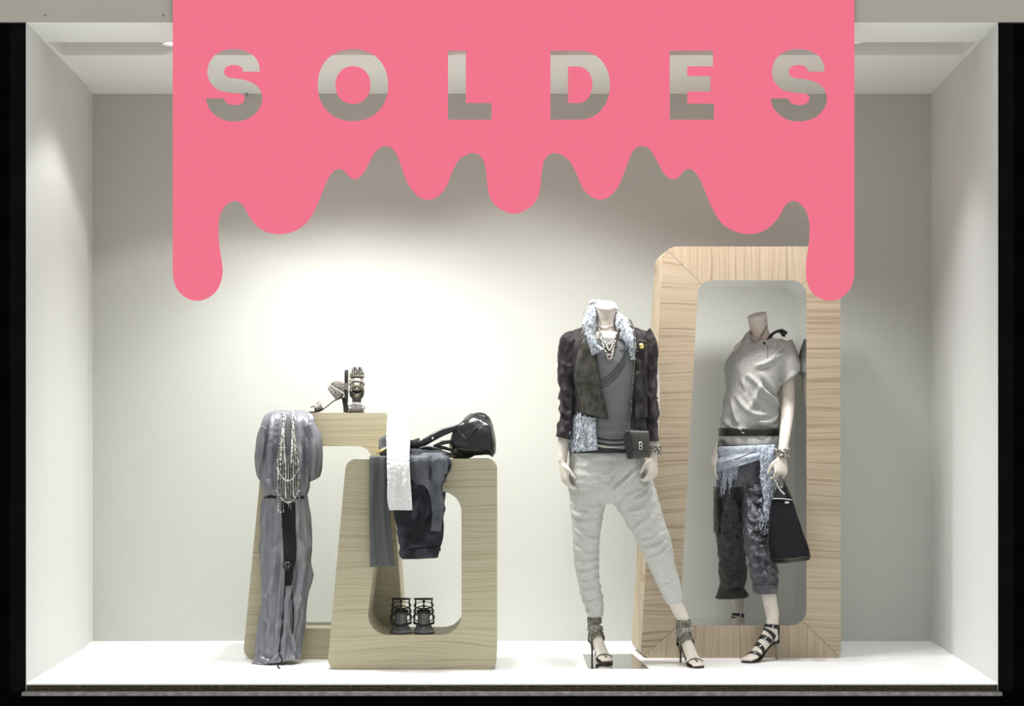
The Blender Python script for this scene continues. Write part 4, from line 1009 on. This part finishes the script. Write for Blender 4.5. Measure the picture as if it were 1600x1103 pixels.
# charcoal trousers folded over the frame
ct = thing('trousers', P(660, 860, .33), 'charcoal cropped trousers folded over the front frame beside the bag', 'trousers')
def crum(t, th, p): return .010*((1-abs(nz(p, (13, 13, 8), 71))*3)) + .008*nz(p, (22, 22, 14), 33) + .005*nz(p, (55, 55, 40), 4)
o = garment('leg', [(622, 700, 690, 702, YF+.04, .03), (622, 712, 699, 712, YF-.03, .034), (622, 722, 701, 722, YF-.045, .038), (620, 755, 697, 755, YF-.045, .034), (619, 795, 692, 795, YF-.045, .034), (623, 830, 689, 828, YF-.045, .034), (627, 855, 686, 853, YF-.045, .034), (630, 866, 684, 864, YF-.045, .034)], M['charcoal'], ct, 80, 9, crum, caps=(True, True))
fold_lines(o, [[(643, 801), (651, 816), (641, 828)], [(622, 818), (634, 828)], [(644, 848), (655, 826), (670, 787)], [(652, 852), (668, 825), (684, 806)], [(630, 857), (653, 851), (684, 846)],
    [(628, 760), (645, 775), (650, 795)], ([(660, 770), (655, 800), (648, 830)], -1), [(630, 835), (640, 845), (644, 856)], [(676, 720), (684, 750), (688, 780)]], .024, .012)
lt = [tree_of(o)]
garment('turn_up', [(628, 856, 686, 856, YF-.045, .038), (628, 864, 682, 864, YF-.045, .042), (632, 873, 679, 871, YF-.045, .038)], M['charcoal'], ct, 40, 4, crum, thick=.004)
o = garment('back_leg', [(655, 800, 690, 800, YF-.012, .01), (655, 840, 690, 838, YF-.012, .011), (670, 862, 688, 861, YF-.012, .011)], M['charcoal'], ct, 24, 5, crum, caps=(True, True))
patch('waist_panel', [(708, 660, 690), (722, 648, 699), (745, 645, 698), (765, 668, 697), (800, 675, 692), (830, 672, 689)], M['charcoal_lit'], ct, lt, .006, 12, 4, .006, .004)  # this and the next panel: charcoal cloth with light painted into its colour
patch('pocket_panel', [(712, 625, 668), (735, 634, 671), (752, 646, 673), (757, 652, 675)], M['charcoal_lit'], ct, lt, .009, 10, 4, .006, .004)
seam('seam', [(673, 712), (673, 735), (672, 750)], .002, M['lining'], ct, lt, .014)
o = garment('rolled_edge', [(634, 690, 640, 704, YF+.06, .04), (645, 684, 650, 703, YF+.07, .045), (655, 683, 656, 700, YF+.08, .04)], M['charcoal'], ct, 20, 5, crum, caps=(True, True))
# bunched scarf with a gold clasp
bs = thing('scarf', P(605, 712, .5), 'bunched dark grey scarf with a gold clasp on top of the front frame', 'scarf')
garment('bunch', [(592, 690, 594, 712, YF+.10, .03), (600, 681, 601, 712, YF+.09, .045), (612, 680, 611, 713, YF+.09, .05), (619, 684, 619, 712, YF+.08, .045), (622, 690, 622, 708, YF+.08, .02)], M['slate'], bs, 26, 6, lambda t, th, p: .012*nz(p, (40, 40, 40), 8), caps=(True, True))
garment('knot', [(596, 704, 598, 712, YF+.02, .012), (604, 695, 607, 710, YF+.02, .02), (612, 690, 614, 702, YF+.03, .016)], M['slate'], bs, 18, 5, crum, caps=(True, True))
from_data('clasp', *tube([P(588, 709, YF+.01), P(594, 705, YF), P(602, 702, YF), P(606, 698, YF+.01)], [.003, .007, .006, .003], 8, 4, .7), M['gold'], bs)

# black leather bag lying on the frame
lb = thing('leather_bag', P(735, 717, .48), 'slouchy black leather bag lying on top of the front frame', 'handbag')
YL = .49
def slouch(t, th, p): return .012*(.5-abs(nz(p, (9, 9, 9), 61))*3) + .010*nz(p, (16, 16, 16), 41) + .006*math.sin(th*5+8*t+3*nz(p, (9, 9, 9), 1)) + .004*nz(p, (45, 45, 45), 3)
o = garment('bag_body', [(702, 692, 704, 706, YL, .03), (706, 676, 710, 715.5, YL, .06), (716, 662, 722, 715.5, YL, .09), (730, 652, 736, 715.5, YL, .105), (744, 646, 752, 715.5, YL, .11), (758, 648, 764, 715.5, YL, .11), (768, 660, 770, 716, YL, .10), (773.5, 680, 774, 708, YL, .07), (775, 692, 775, 700, YL, .02)], M['leather'], lb, 44, 6, slouch, 2.4, caps=(True, True))
bt_ = [tree_of(o)]
for pts in ([(756, 653), (745, 668), (736, 680), (730, 687)], [(731, 691), (745, 697), (756, 705), (766, 714)], [(730, 688), (722, 680), (712, 668)], [(770, 665), (768, 685), (771, 705)]):
    seam('seam_piping', pts, .0028, M['strap'], lb, bt_, .002, 1, 4)
for pts, r in (([P(714, 668, YL-.06), P(690, 676, YL-.08), P(665, 690, YL-.09), P(648, 702, YL-.08), P(641, 705, YL-.06)], [.012, .017, .016, .013, .008]),
               ([P(705, 690, YL-.07), P(690, 692, YL-.09), P(676, 698, YL-.10), P(662, 700, YL-.10), P(655, 702, YL-.10)], [.008, .010, .009, .008, .006]),
               ([P(712, 713, YL-.07), P(695, 709, YL-.10), P(680, 702, YL-.11), P(668, 699, YL-.11)], [.010, .011, .010, .008]),
               ([P(708, 704, YL-.06), P(690, 699, YL-.08), P(676, 699, YL-.10)], [.007, .008, .007])):
    from_data('handle', *tube(pts, r, 10, 5, .6), M['leather'], lb)
for x, y in ((676, 685), (676, 698)): from_data('rivet', *ellipsoid(P(x, y, YL-.116), (.005, .004, .005), 8, 6), M['chrome'], lb)

# ------------------------------------------------------------------ loose sandals
def shelf(px, py_z, Y): return Vector(((px-VX)*(Y-CAM_Y)/FPX, Y, py_z))
Z2 = P(0, 992, .37).z + .001
for k, px in enumerate((627.5, 661.5)):
    h = shelf(px+(.5 if k else -.5), Z2, .585); t_ = shelf(px+(-1 if k == 0 else 1), Z2, .395)
    sandal('cage', place(h, t_) @ Matrix.Diagonal((1, 1.36, .92, 1)), None, ('left' if k == 0 else 'right') + ' one of two black strappy cage sandals standing inside the front frame', 'cage sandals inside the front frame')
Z1 = P(0, 645, .67).z + .001
sandal('jewelled', place(shelf(558, Z1, .905), shelf(556, Z1, .705)), None, 'jewelled high heel sandal facing the street on top of the rear frame', 'jewelled sandals on the rear frame')
sandal('jewelled_low', place(shelf(542, Z1, .715), shelf(478, Z1, .70)), None, 'jewelled high heel sandal pointing left on top of the rear frame', 'jewelled sandals on the rear frame')
